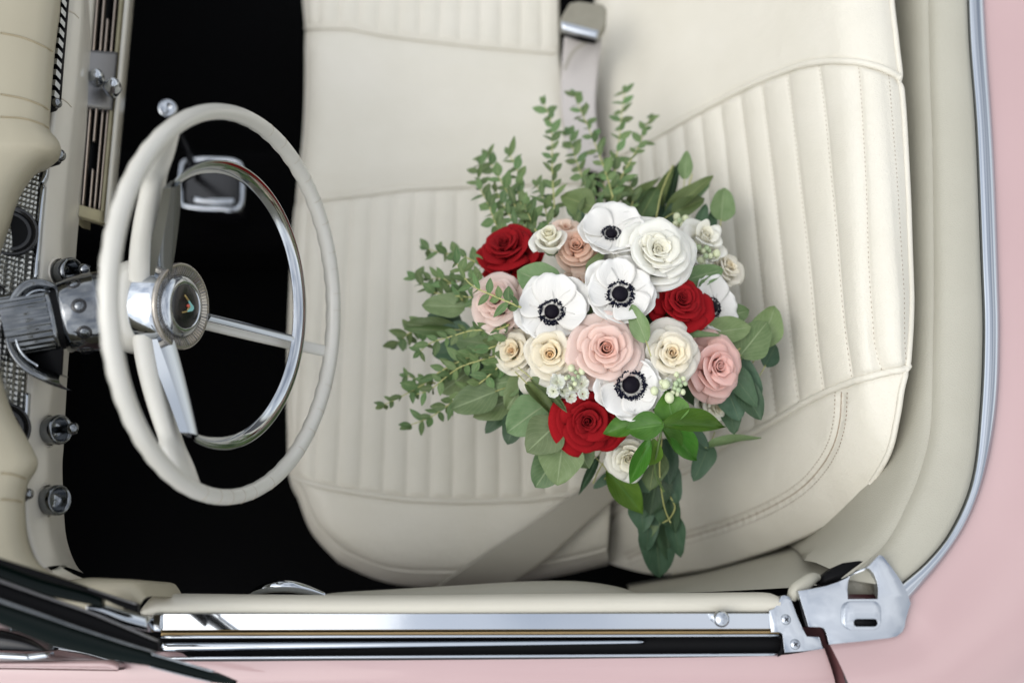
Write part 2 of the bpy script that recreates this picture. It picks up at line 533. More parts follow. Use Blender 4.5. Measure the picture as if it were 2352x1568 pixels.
# ---------------------------------------------------------------- car body: rear deck, trim, tub
body = thing('convertible', 'pale pink convertible body with chrome trim around the open ivory cockpit', 'car', (0.9, 0.4, 0.0))
ZB = 0.88
CI = [(2218, -160), (2222, -60), (2228, 100), (2243, 300), (2255, 600), (2260, 760), (2254, 930), (2235, 1100), (2188, 1215), (2130, 1290), (2060, 1350)]
CO = [(2254, -160), (2258, -60), (2266, 100), (2283, 350), (2294, 640), (2297, 780), (2291, 930), (2268, 1070), (2226, 1190), (2166, 1285), (2088, 1378)]
FO = [(2136, -160), (2136, -60), (2140, 150), (2147, 350), (2150, 640), (2148, 800), (2143, 974), (2124, 1065), (2094, 1145), (2036, 1250), (1940, 1330)]
N = 80
ci, co_, fo = cw(CI, N, ZB), cw(CO, N, ZB), cw(FO, N, ZB-0.012)
V, f = band(ci, co_, [(0, -0.008), (0, 0.001), (0.04, 0.0032), (0.30, 0.0045), (0.60, 0.0048), (0.66, 0.0040), (0.93, 0.0025), (1.02, -0.001), (1.02, -0.008)])
mk('chrome_trim', V, f, CHROME, body)
V, f = band(ci, fo, [(0, -0.006), (0.04, 0.001), (0.2, 0.006), (0.5, 0.008), (0.8, 0.006), (0.94, 0.002), (1, -0.006)])
mk('padded_trim', V, f, TRIM, body)
# quarter panel inside the cockpit, falling from the pad behind the seat
V = []
lev = [(-0.0118, -0.002), (-0.014, 0.002), (-0.018, 0.008), (-0.034, 0.016), (-0.065, 0.025), (-0.11, 0.030), (-0.2, 0.031), (-0.4, 0.031), (-0.68, 0.03)]
ctr = np.array([0.0, 0.6, 0])
for i in range(N):
    d = ctr-fo[i]; d[2] = 0; d /= np.linalg.norm(d)
    for dz, inw in lev:
        p = fo[i]+d*inw; p = p.copy(); p[2] = ZB-0.006+max(dz, -0.68+0.58*min(1, max(0, (i-(N-9))/8))**0.5)
        V.append(p)
mk('quarter_panel', V, gf(N, len(lev)), TRIM, body)
A = cw([(1960, 1330, .84), (1860, 1345, .82), (1720, 1354, .79), (1580, 1360, .74), (1440, 1364, .68)], 40)
B = cw([(1990, 1225, .74), (1880, 1240, .62), (1740, 1272, .49), (1600, 1312, .39), (1440, 1342, .33)], 40)
V, f = band(A, B, [(t, 0.02*math.sin(math.pi*t)) for t in np.linspace(0, 1, 8)])
mk('side_panel', V, f, TRIM, body)
# pink sheet metal behind and around the chrome
IN = [(2250, -160), (2254, -60), (2262, 100), (2280, 350), (2291, 640), (2294, 780), (2287, 930), (2264, 1070), (2222, 1190), (2162, 1285), (2084, 1378), (2060, 1420), (1990, 1450), (1899, 1466)]
OUT = [(2900, -400), (2930, -100), (2940, 200), (2950, 450), (2940, 640), (2930, 800), (2890, 1000), (2800, 1220), (2650, 1460), (2480, 1640), (2300, 1740), (2200, 1760), (2080, 1770), (1962, 1760)]
ia, oa = cat([W(u, v, ZB-0.003) for u, v in IN], 90), cat([W(u, v, 0.80) for u, v in OUT], 90)
prof = [(t, 0.055*math.sin(math.pi*min(1, t))*0.9) for t in np.linspace(0, 1, 14)]
V, f = band(ia, oa, prof)
n, m = 90, len(prof)
extra = []
for i in range(n):
    p = np.array(V[i*m+m-1]); extra.append(p)
rows = [np.array(V).reshape(n, m, 3)]
dirs = []
for i in range(n):
    d = oa[i]-ia[i]; d[2] = 0; dirs.append(d/np.linalg.norm(d))
dirs = np.array(dirs)
sk = [oa+dirs*0.05+np.array([0, 0, -0.05]), oa+dirs*0.07+np.array([0, 0, -0.16]), oa+dirs*0.05+np.array([0, 0, -0.5])]
full = np.concatenate([rows[0]]+[s[:, None, :] for s in sk], 1)
mk('rear_deck', full.reshape(-1, 3), gf(n, m+3), PINK, body)
# jamb behind the door gap
A = cw([(1895, 1440), (1905, 1490), (1925, 1560), (1955, 1720)], 16, ZB-0.012)
V, f = band(A, A+np.array([0.0, 0, 0]), [(0, 0)])
jb = []
for p in A:
    jb += [p+np.array([0.006, 0, 0.004]), p+np.array([0.004, 0, -0.01]), p+np.array([-0.02, 0, -0.03]), p+np.array([-0.022, 0, -0.4])]
mk('door_jamb', jb, gf(len(A), 4), mat('jamb_paint_and_shade', (0.10, 0.04, 0.042), 0.4), body)
# floor, tunnel and bulkheads in black carpet
mk('floor_carpet', [(-1.2, -0.06, 0.2), (0.75, -0.06, 0.2), (0.75, 1.6, 0.2), (-1.2, 1.6, 0.2)], [(0, 1, 2, 3)], CARPET, body)
V, f = merge(box((-0.45, 0.72, 0.26), 0.42, 0.10, 0.065))
bevel(mk('transmission_tunnel', V, f, CARPET, body), 0.03, 3)
mk('bulkhead', [(-0.80, -0.06, 0.2), (-0.80, 1.6, 0.2), (-0.80, 1.6, 0.92), (-0.80, -0.06, 0.92)], [(0, 1, 2, 3)], CARPET, body)

# striker plate where the door meets the deck (zoom coordinates -> photo)
def z7(x, y): return (1562.5+x*0.336, 1240.4+y*0.336)
ZP = ZB+0.008
out = [(805, 345), (900, 330), (1000, 310), (1080, 283), (1150, 250), (1230, 210), (1290, 172), (1340, 118), (1362, 98), (1388, 108), (1450, 190), (1500, 262), (1535, 318), (1562, 385), (1577, 430), (1560, 480), (1543, 540), (1535, 590), (1518, 625), (1480, 655), (1420, 668), (1250, 688), (1130, 700), (1020, 711), (1010, 670), (998, 630), (982, 600), (958, 592), (880, 590), (855, 510), (830, 430)]
hole = [(1146, 400), (1143, 340), (1148, 280), (1165, 240), (1200, 205), (1245, 186), (1290, 190), (1322, 225), (1345, 280), (1353, 340), (1350, 400)]
def flat_with_holes(outer, holes, th, z, name, m, parent):
    loops = [[Vector(W(*z7(*p), z)) for p in lp] for lp in [outer]+holes]
    vs = [p for lp in loops for p in lp]
    def area(ix):
        return sum(vs[a].x*vs[b].y-vs[b].x*vs[a].y for a, b in zip(ix, ix[1:]+ix[:1]))
    idx = list(range(len(outer)))
    if area(idx) < 0:
        idx.reverse()
    k0 = len(outer)
    for h in holes:                                   # bridge each hole to the outline, then clip ears
        hi = list(range(k0, k0+len(h))); k0 += len(h)
        if area(hi) > 0:
            hi.reverse()
        _, a, b = min(((vs[p]-vs[q]).length, i, j) for i, p in enumerate(idx) for j, q in enumerate(hi))
        idx = idx[:a+1]+hi[b:]+hi[:b+1]+idx[a:]
    def crs(a, b, c):
        return (vs[b].x-vs[a].x)*(vs[c].y-vs[a].y)-(vs[b].y-vs[a].y)*(vs[c].x-vs[a].x)
    fs = []
    guard = 0
    while len(idx) > 3 and guard < 5000:
        guard += 1
        best = None
        for i in range(len(idx)):
            a, b, c = idx[i-1], idx[i], idx[(i+1) % len(idx)]
            if crs(a, b, c) <= 1e-12:
                continue
            if any(q not in (a, b, c) and crs(a, b, q) > -1e-13 and crs(b, c, q) > -1e-13 and crs(c, a, q) > -1e-13 for q in idx):
                continue
            dl = (vs[a]-vs[c]).length
            if best is None or dl < best[0]:
                best = (dl, i, (a, b, c))
        if best is None:
            break
        fs.append(best[2]); idx.pop(best[1])
    fs.append(tuple(idx))
    me = bpy.data.meshes.new(name)
    me.from_pydata([tuple(v) for v in vs], [], fs)
    me.materials.append(m)
    o = bpy.data.objects.new(name, me)
    link(o, parent)
    s = o.modifiers.new('solid', 'SOLIDIFY'); s.thickness = th; s.offset = -1
    bevel(o, 0.0018, 3, 40)
    me.polygons.foreach_set('use_smooth', [True]*len(me.polygons))
    return o
plate = flat_with_holes(out, [hole], 0.012, ZP, 'striker_plate', CHROME, body)
# raised rounded pad with a slot in it
padl, slot = [], []
def rr(x0, y0, x1, y1, r, k=6):
    pts = []
    for cx_, cy_, a0 in ((x1-r, y0+r, -90), (x1-r, y1-r, 0), (x0+r, y1-r, 90), (x0+r, y0+r, 180)):
        for i in range(k+1):
            a = R(a0+90*i/k)
            pts.append((cx_+r*math.cos(a), cy_+r*math.sin(a)))
    return pts
pd = flat_with_holes(rr(1122, 412, 1374, 614, 62), [rr(1186, 536, 1350, 588, 25)], 0.007, ZP+0.0065, 'slot_pad', CHROME, plate)
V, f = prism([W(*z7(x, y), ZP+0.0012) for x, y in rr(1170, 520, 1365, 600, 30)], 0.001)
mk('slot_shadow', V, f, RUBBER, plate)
V, f = merge(prism([W(*z7(x, y), ZP-0.03) for x, y in [(1140, 250), (1180, 205), (1240, 184), (1300, 186), (1340, 215), (1390, 300), (1390, 372), (1130, 372)]], 0.01))
mk('pocket_lining', V, f, TRIM, plate)
V, f = prism([W(*z7(x, y), ZP-0.028) for x, y in [(1130, 368), (1390, 368), (1390, 440), (1130, 440)]], 0.01)
mk('pocket_base', V, f, bpy.data.materials['jamb_paint_and_shade'], plate)
# dark socket and rolled vinyl flap beside the plate
V, f = prism([W(*z7(x, y), ZB-0.02) for x, y in [(950, 290), (985, 240), (1050, 190), (1130, 152), (1220, 140), (1300, 150), (1290, 185), (1150, 255), (1000, 315)]], 0.02)
mk('socket_opening', V, f, RUBBER, body)
V, f = tube(cw([z7(760, 400)+(ZB-0.012,), z7(790, 335)+(ZB-0.008,), z7(845, 300)+(ZB-0.008,), z7(895, 262)+(ZB-0.012,), z7(940, 250)+(ZB-0.02,)], 16), [0.003+0.005*math.sin(math.pi*min(1, 0.15+0.8*i/15)) for i in range(16)], 10)
mk('vinyl_flap', V, f, TRIM, body)

# ---------------------------------------------------------------- bench seat
seat = thing('bench_seat', 'ivory vinyl bench seat with piped and pleated cushions holding the bouquet', 'car seat', (0.1, 0.5, 0.2))

def coons(L, Rr, B, T, ns, nt):   # L,Rr run along t (s=0,1); B,T run along s (t=0,1)
    L, Rr, B, T = resample(L, nt), resample(Rr, nt), resample(B, ns), resample(T, ns)
    s = np.linspace(0, 1, ns)[:, None, None]
    t = np.linspace(0, 1, nt)[None, :, None]
    P = (1-s)*L[None]+s*Rr[None]+(1-t)*B[:, None]+t*T[:, None]
    P -= (1-s)*(1-t)*B[0]+s*(1-t)*B[-1]+(1-s)*t*T[0]+s*t*T[-1]
    return P

def surf_normals(P):
    a = np.gradient(P, axis=0); b = np.gradient(P, axis=1)
    n = np.cross(a, b)
    n /= np.linalg.norm(n, axis=2)[:, :, None]+1e-12
    if n[..., 2].mean() < 0:
        n = -n
    return n

def interpV(pts, U):
    p = np.array(sorted(pts))
    return np.interp(U, p[:, 0], p[:, 1])

def sm(x, a, b):
    t = np.clip((x-a)/(b-a), 0, 1)
    return t*t*(3-2*t)

class Caster:
    def __init__(self, P, faces):
        self.t = BVHTree.FromPolygons([Vector(p) for p in P], faces)
    def __call__(self, U, V, off=0.0):
        d = ray(U, V)
        h = self.t.ray_cast(Vector(CAM), Vector(d))
        if h[0] is None:
            return None
        n = np.array(h[1])
        if np.dot(n, d) > 0:
            n = -n
        return np.array(h[0])+n*off
    def curve(self, pts, n, off):
        uv = cat(pts, n*2)
        Q = np.array([q for q in (self(u, v, off) for u, v in uv) if q is not None])
        return resample(Q, n)

# cushion --------------------------------------------------------
ZC = 0.45
front = cw([(784, 1262), (726, 1200), (693, 1127), (672, 1080), (664, 919), (668, 700), (679, 504), (697, 370), (706, 235), (706, 84), (698, -20), (690, -160)], 200, ZC)
side = cw([(784, 1262), (868, 1298), (950, 1312), (1060, 1312), (1200, 1300), (1300, 1284), (1394, 1262)], 200, ZC)
back = cw([(1394, 1262), (1400, 1100), (1396, 800), (1370, 500), (1318, 350), (1290, 200), (1284, 100), (1280, -160)], 200, ZC-0.01)
far = cw([(690, -160), (900, -160), (1280, -160)], 200, ZC)
far[-1] = back[-1]
NS, NT = 240, 190
P = coons(side, far, front, back, NS, NT)
s_ = np.linspace(0, 1, NS)[:, None]; t_ = np.linspace(0, 1, NT)[None, :]
edge = lambda e, w: np.sqrt(np.clip(1-(1-np.clip(e/w, 0, 1))**2, 0, 1))
bulge = 0.034*edge(s_, 0.12)*edge(t_, 0.11)*(0.7+0.3*edge(1-t_, 0.08))
P[..., 2] += bulge
U_, V_ = proj(P)
c_low = [(600, 1080), (673, 1094), (744, 1117), (845, 1134), (945, 1147), (1080, 1151), (1214, 1146), (1312, 1134), (1420, 1120)]
c_up = [(600, 480), (737, 457), (845, 445), (945, 433), (1080, 427), (1250, 420), (1390, 416)]
c_pas = [(600, 62), (703, 64), (804, 65), (878, 79), (979, 92), (1113, 107), (1275, 121), (1300, 122)]
lo, up_, pa = interpV(c_low, U_), interpV(c_up, U_), interpV(c_pas, U_)
m1 = sm(V_, up_, up_+16)*sm(-V_, -lo, -lo+16)
m2 = sm(-V_, -pa, -pa+14)*sm(-U_, -1278, -1262)
msk = np.maximum(m1, m2)
PIT = 0.0352
ph = (P[..., 0]+0.301)/PIT
puff = np.abs(np.sin(math.pi*ph))**0.55
P[..., 2] += msk*(0.0052*puff-0.003)
for cv in (lo, up_, pa):
    P[..., 2] -= 0.0035*np.exp(-((V_-cv)/9.0)**2)
P[..., 2] += 0.008*(1-msk)*sm(V_, pa, pa+60)*sm(-V_, -up_, -up_+60)
# soft unevenness of old upholstery
for i in range(0, NS):
    for j in range(0, NT):
        q = P[i, j]
        P[i, j, 2] += 0.0022*noise.noise(Vector((q[0]*9, q[1]*9, 3.1)))
cf = gf(NS, NT)
cushion = mk('seat_cushion', P.reshape(-1, 3), cf, VINYL, seat)
castC = Caster(P.reshape(-1, 3), cf)
# boxing below the top panel
bound = np.concatenate([P[:, 0][::-1], P[0, 1:]])           # passenger front -> driver corner -> crease
nb = len(bound)
cen = np.array([0.0, 0.6, 0])
rows = []
for i in range(nb):
    a, b = bound[max(0, i-3)], bound[min(nb-1, i+3)]
    d = b-a
    o = np.array([d[1], -d[0], 0]); o /= np.linalg.norm(o)+1e-9
    if np.dot(o, bound[i]-np.array([-0.05, 0.5, 0])) < 0:
        o = -o
    w = 0.35 if i < NS else 1.0
    w = 0.35+0.65*sm(i, NS-70, NS)
    p = bound[i]
    rows.append([p, p+o*0.006*w+[0, 0, -0.006], p+o*0.016*w+[0, 0, -0.022], p+o*0.021*w+[0, 0, -0.05], p+o*0.016*w+[0, 0, -0.085], p+[0, 0, -0.11], p+o*0.002+[0, 0, -0.24]])
rows = np.array(rows)
mk('cushion_boxing', rows.reshape(-1, 3), gf(nb, 7), VINYL, cushion)
V, f = tube(resample(bound, 220)+np.array([0, 0, 0.0005]), 0.0034, 8)
mk('piping', V, f, VINYL, cushion)
for cv in (c_low[1:-1]+[(1385, 1124)], c_up[1:], c_pas[1:-1]):
    V, f = tube(castC.curve([(u, v+1) for u, v in cv], 90, 0.0015), 0.0042, 8)
    mk('piping', V, f, VINYL, cushion)

# backrest -------------------------------------------------------
bl = cw([(1394, 1292, .40), (1500, 1318, .43), (1600, 1306, .48), (1668, 1291, .52), (1792, 1252, .60), (1916, 1194, .70), (1974, 1144, .755), (2037, 1049, .82), (2061, 958, .848), (2072, 890, .862), (2086, 842, .868)], 200)
br = cw([(1374, -160, .43), (1500, -160, .50), (1700, -160, .64), (1900, -160, .78), (2000, -160, .84), (2040, -160, .868)], 200)
bb = cw([(1394, 1292, .40), (1398, 1150, .41), (1398, 900, .42), (1390, 600, .42), (1378, 300, .42), (1374, 0, .43), (1374, -160, .43)], 200)
bt = cw([(2086, 842, .868), (2092, 740, .87), (2093, 643, .872), (2087, 450, .874), (2078, 300, .874), (2070, 186, .874), (2058, 90, .874), (2048, 0, .87), (2040, -160, .868)], 200)
NS, NT = 230, 250
P = coons(bl, br, bb, bt, NS, NT)
s_ = np.linspace(0, 1, NS)[:, None]; t_ = np.linspace(0, 1, NT)[None, :]
nrm = surf_normals(P)
bul = (0.046*edge(s_, 0.30)*edge(t_, 0.10)+0.004)*edge(1-t_, 0.12)*edge(s_+0.0, 0.10)
P += nrm*bul[..., None]
U_, V_ = proj(P)
b_up = [(1395, 366), (1477, 331), (1585, 269), (1676, 220), (1751, 184), (1834, 153), (1896, 142), (1966, 143), (2024, 157), (2057, 174), (2069, 186), (2110, 200)]
b_lo = [(1380, 1190), (1450, 1150), (1531, 1103), (1585, 1074), (1668, 1018), (1730, 991), (1792, 958), (1854, 921), (1917, 892), (1979, 869), (2041, 854), (2082, 846), (2120, 840)]
upc, loc_ = interpV(b_up, U_), interpV(b_lo, U_)
msk = sm(V_, upc, upc+18)*sm(-V_, -loc_, -loc_+18)
# pleat seams, as fractions of the height of the back
UT = np.array([1418, 1452, 1486, 1522, 1560, 1602, 1648, 1697, 1747, 1799, 1856, 1921, 1991, 2060])
mid = int(np.argmin(np.abs(V_[:, 120]-643)))
TT = np.interp(UT, U_[mid], np.linspace(0, 1, NT))
ph = np.interp(t_[0], TT, np.arange(len(TT)))
puff = np.abs(np.sin(math.pi*ph))**0.5
puff[(t_[0] > TT[-1]) | (t_[0] < TT[0])] = 0.55
nrm2 = surf_normals(P)
P += nrm2*(msk*(0.0060*puff[None, :]-0.0035))[..., None]
for cv in (upc, loc_):
    P -= nrm2*(0.004*np.exp(-((V_-cv)/9.0)**2))[..., None]
# crown of the plain centre panel and creases in the driver's bolster
st = [(1440, 1282), (1500, 1258), (1573, 1235), (1668, 1206), (1751, 1173), (1825, 1132), (1875, 1086), (1912, 1028), (1929, 966), (1933, 900)]
sp = cat(st, 160)
dd = np.min(np.hypot(U_[..., None]-sp[None, None, ::4, 0], V_[..., None]-sp[None, None, ::4, 1]), axis=2)
P -= nrm2*(0.0035*np.exp(-(dd/10.0)**2))[..., None]
wr = np.zeros_like(U_)
for i in range(NS):
    for j in range(NT):
        q = P[i, j]
        wr[i, j] = 0.0016*noise.noise(Vector((q[0]*10, q[1]*10, q[2]*10)))
        if V_[i, j] > loc_[i, j] and dd[i, j] < 70:
            wr[i, j] += 0.0012*noise.noise(Vector((U_[i, j]*0.05+V_[i, j]*0.045, U_[i, j]*0.012-V_[i, j]*0.012, 1)))*math.exp(-(dd[i, j]/34)**2)
P += nrm2*wr[..., None]
bf = gf(NS, NT)
backrest = mk('backrest', P.reshape(-1, 3), bf, VINYL, seat)
castB = Caster(P.reshape(-1, 3), bf)
# roll-over and rear shell
topc = np.concatenate([P[0, 40:], P[1:, -1]])
nb = len(topc)
rows = []
for i in range(nb):
    a, b = topc[max(0, i-4)], topc[min(nb-1, i+4)]
    d = b-a
    o = np.array([d[1], -d[0], 0]); o /= np.linalg.norm(o)+1e-9
    p = topc[i]
    rows.append([p, p+o*0.003+[0, 0, -0.006], p+o*0.004+[0, 0, -0.02], p+o*0.0+[0, 0, -0.08], p-o*0.006+[0, 0, -0.2], p-o*0.02+[0, 0, -0.45]])
rows = np.array(rows)
mk('rear_shell', rows.reshape(-1, 3), gf(nb, 6), VINYL, backrest)
V, f = tube(resample(topc[150:], 200)+np.array([0.0, 0, 0.0]), 0.0036, 8)
mk('piping', V, f, VINYL, backrest)
for cv in (b_up[:-1], b_lo[:-1]):
    V, f = tube(castB.curve(cv, 120, 0.0012), 0.0046, 8)
    mk('piping', V, f, VINYL, backrest)
def stitches(cast, pts, n, r=0.0005, off=0.0006, duty=0.6):
    Q = cast.curve(pts, n*2, off)
    parts = []
    for i in range(0, len(Q)-1, 2):
        a, b = Q[i], Q[i]+(Q[i+1]-Q[i])*duty*1.6
        parts.append(tube(np.array([a, b]), r, 4))
    return merge(*parts)
for d in (-14, 14):
    nrm_st = []
    for i in range(len(st)):
        a, b = st[max(0, i-1)], st[min(len(st)-1, i+1)]
        tx, ty = b[0]-a[0], b[1]-a[1]
        L = math.hypot(tx, ty)
        nrm_st.append((st[i][0]-ty/L*d, st[i][1]+tx/L*d))
    V, f = stitches(castB, nrm_st, 95)
    o = mk('stitching', V, f, THREAD, backrest); o['kind'] = 'stuff'
V, f = tube(castB.curve(st, 120, 0.0003), 0.0007, 6)
mk('seam', V, f, THREAD, backrest)
# stitched pleat seams
for k in range(8, len(TT)):
    j = int(round(TT[k]*(NT-1)))
    col = [(U_[i, j], V_[i, j]) for i in range(NS) if msk[i, j] > 0.3]
    if len(col) > 12:
        V, f = stitches(castB, col[::10]+[col[-1]], 64, 0.00034, 0.0003, 0.45)
        o = mk('stitching', V, f, THREAD, backrest); o['kind'] = 'stuff'

# ---------------------------------------------------------------- seat belts
lap = thing('seat_belt', 'dark grey lap belt running down over the driver side of the cushion', 'seat belt', tuple(W(1180, 1250, 0.46)), 'seat belts')
A = cw([(1400, 1078, .484), (1345, 1114, .492), (1290, 1152, .497), (1220, 1200, .498), (1140, 1252, .492), (1070, 1298, .474), (1020, 1332, .45), (985, 1360, .41), (965, 1385, .34)], 60)
B = cw([(1440, 1120, .484), (1398, 1158, .490), (1350, 1200, .495), (1295, 1250, .494), (1240, 1296, .484), (1195, 1328, .465), (1165, 1350, .44), (1145, 1368, .40), (1135, 1388, .34)], 60)
V, f = slab(resample(A, 50), resample(B, 50), 0.0022, 0.0008)
mk('strap', V, f, STRAP, lap)
cb = thing('seat_belt', 'pale belt strap with chrome buckle standing up beside the centre panel', 'seat belt', tuple(W(1340, 60, 0.5)), 'seat belts')
A = cw([(1296, 84, .56), (1290, 150, .53), (1288, 230, .51), (1296, 300, .50), (1310, 380, .49)], 30)
B = cw([(1382, 92, .56), (1374, 160, .53), (1368, 240, .52), (1376, 320, .51), (1390, 400, .50)], 30)
V, f = slab(A, B, 0.0022, 0.0008)
mk('strap', V, f, STRAPL, cb)
A = cw([(1296, 160, .545), (1318, 118, .565), (1352, 96, .575), (1380, 92, .57)], 20)
V, f = tube(A, 0.0022, 6)
mk('strap_fold', V, f, STRAP, cb)
def quad_box(pts, th, z):
    return prism([W(u, v, z) for u, v in pts], th)
V, f = quad_box([(1286, 44), (1308, 6), (1330, 2), (1386, 10), (1394, 20), (1392, 58), (1374, 84), (1290, 62)], 0.022, 0.60)
bk = bevel(mk('buckle', V, f, mat('buckle_metal', (0.24, 0.225, 0.175), 0.45, 0.2, var=(60, 0.3, (0.2, 0.185, 0.14))), cb), 0.003, 3)
A = cw([(1289, 48), (1330, 58), (1375, 70)], 12, 0.603); B = cw([(1288, 66), (1330, 78), (1374, 88)], 12, 0.599)
V, f = slab(A, B, 0.008, 0.002)
mk('buckle_lip', V, f, CHROME, bk)
A = cw([(1290, 68), (1330, 80), (1374, 90)], 12, 0.59); B = cw([(1296, 78), (1330, 90), (1366, 98)], 12, 0.585)
V, f = slab(A, B, 0.006, 0.001)
mk('buckle_mouth', V, f, RUBBER, bk)

# ---------------------------------------------------------------- door
ZD = 0.872
def row(v0, v1, u0, u1, z, n=60, bow=0.0):
    return cw([(u0+(u1-u0)*k/6, v0+(v1-v0)*k/6+bow*math.sin(math.pi*k/6), z) for k in range(7)], n)
# painted shoulder of the door
A = cw([(-160, 1490), (300, 1516), (800, 1516), (1300, 1512), (1700, 1507), (1800, 1503), (1893, 1488)], 80, ZD-0.006)
B = cw([(-160, 1640), (300, 1640), (800, 1640), (1300, 1640), (1700, 1640), (1820, 1640), (1929, 1640)], 80, ZD-0.035)
V, f = band(A, B, [(t, 0.011*math.sin(math.pi*t)) for t in np.linspace(0, 1, 8)]+[(1.35, -0.03), (1.6, -0.10), (1.6, -0.45)])
door = mk('door', V, f, PINK, body)
door['label'] = 'pink driver door with chrome window rail and padded ivory sill'
A = cw([(322, 1404), (330, 1385), (346, 1368), (375, 1362), (600, 1364), (900, 1366), (1300, 1362), (1600, 1360), (1740, 1359), (1775, 1361), (1792, 1368)], 90, ZD-0.004)
B = cw([(330, 1410), (345, 1412), (365, 1412), (390, 1411), (600, 1411), (900, 1412), (1300, 1410), (1600, 1408), (1740, 1407), (1770, 1406), (1785, 1402)], 90, ZD-0.002)
V, f = band(A, B, [(0, -0.35), (0, -0.03), (0.0, -0.012), (0.06, -0.002), (0.2, 0.005), (0.45, 0.009), (0.7, 0.008), (0.9, 0.004), (1, -0.004), (1, -0.03)])
mk('sill_pad', V, f, mat('door_vinyl', (0.50, 0.475, 0.40), 0.42, bump=('leather', 650, 0.15, 0.0006), var=(12, 0.3, (0.465, 0.44, 0.365))), door)
V, f = slab(row(1406, 1405, 376, 1772, ZD+0.004), row(1449, 1446, 372, 1772, ZD+0.001), 0.02, 0.004)
rail = mk('chrome_rail', V, f, CHROME, door, auto=50)
V, f = slab(row(1452, 1448, 370, 1790, ZD-0.004), row(1459, 1455, 370, 1790, ZD-0.005), 0.012, 0.001)
mk('felt_strip', V, f, BROWN, door)
V, f = slab(row(1459, 1455.5, 370, 1788, ZD-0.001), row(1465, 1460.5, 370, 1788, ZD-0.001), 0.012, 0.001)
mk('chrome_bead', V, f, CHROME, door)
V, f = band(row(1462, 1458, 365, 1792, ZD-0.016), row(1512, 1502, 365, 1792, ZD-0.016), [(0, 0.01), (0.02, 0), (0.98, 0), (1, 0.01)])
mk('window_slot', V, f, RUBBER, door)
V, f = slab(row(1474, 1468, 366, 1480, ZD-0.0105), row(1497, 1478, 366, 1480, ZD-0.0105), 0.006, 0.002)
mk('window_channel', V, f, CHROME, door)
V, f = slab(row(1508, 1499.5, 380, 1788, ZD-0.002), row(1514, 1506, 380, 1784, ZD-0.003), 0.012, 0.0015)
mk('chrome_bead', V, f, CHROME, door)
V, f = tube(cw([(1786, 1459.5), (1794, 1462), (1797, 1470), (1797, 1488), (1792, 1499), (1784, 1503)], 16, ZD-0.006), 0.0022, 8)
mk('slot_lip', V, f, RUBBER, door)
# end plate with two cross-head screws
endp = flat_with_holes([(608, 480), (640, 466), (668, 430), (690, 380), (712, 374), (742, 382), (760, 412), (800, 520), (835, 600), (865, 655), (950, 660), (962, 700), (976, 740), (850, 756), (715, 765), (706, 700), (700, 640), (680, 626), (622, 626)], [], 0.012, ZD+0.0055, 'end_plate', CHROME, door)
for x, y in ((722, 540), (785, 710)):
    c = W(*z7(x, y), ZD+0.0056)
    V, f = lathe([(0.0, 0.0026), (0.003, 0.0024), (0.0048, 0.0016), (0.0056, 0.0), (0.0056, -0.002)], c, (0, 0, 1), 20)
    mk('screw', V, f, CHROME, door)
    V, f = merge(box(c+np.array([0, 0, 0.0023]), 0.0028, 0.0006, 0.0007), box(c+np.array([0, 0, 0.0024]), 0.0006, 0.0028, 0.0007))
    V = [c+(np.array(p)-c)@np.array([[0.8, 0.6, 0], [-0.6, 0.8, 0], [0, 0, 1]]) for p in V]
    mk('screw_slot', V, f, RUBBER, door, smooth=False)
# lock button
c = W(1651, 1420, ZD+0.004)
V, f = lathe([(0.0065, -0.004), (0.0065, 0.008), (0.0085, 0.010), (0.0088, 0.014), (0.0080, 0.017), (0.005, 0.019), (0.0, 0.0195)], c, (0, 0, 1), 24)
mk('lock_button', V, f, CHROME, door)
# front cap of the rail
V, f = quad_box([(344, 1418), (352, 1407), (372, 1406), (375, 1412), (372, 1446), (366, 1450), (342, 1450), (340, 1440)], 0.02, ZD+0.005)
bevel(mk('rail_cap', V, f, CHROME, door), 0.003, 3)
# armrest and inner release handle
A = cw([(720, 1372), (760, 1361), (900, 1352), (1050, 1343), (1200, 1334), (1320, 1333), (1400, 1342), (1450, 1355), (1475, 1370)], 60, 0.70)
B = cw([(720, 1385), (760, 1385), (900, 1385), (1050, 1385), (1200, 1385), (1320, 1385), (1400, 1385), (1450, 1385), (1475, 1385)], 60, 0.72)
V, f = band(A, B, [(0, -0.08), (0, -0.012), (0.1, 0.0), (0.4, 0.008), (1, 0.008)])
mk('armrest', V, f, TRIM, door)
V, f = tube(cw([(578, 1364, .78), (592, 1356, .79), (625, 1347, .80), (665, 1346, .80), (705, 1354, .79), (745, 1366, .78)], 30), [0.003+0.004*math.sin(math.pi*i/29) for i in range(30)], 10)
mk('inner_handle', V, f, CHROME, door)

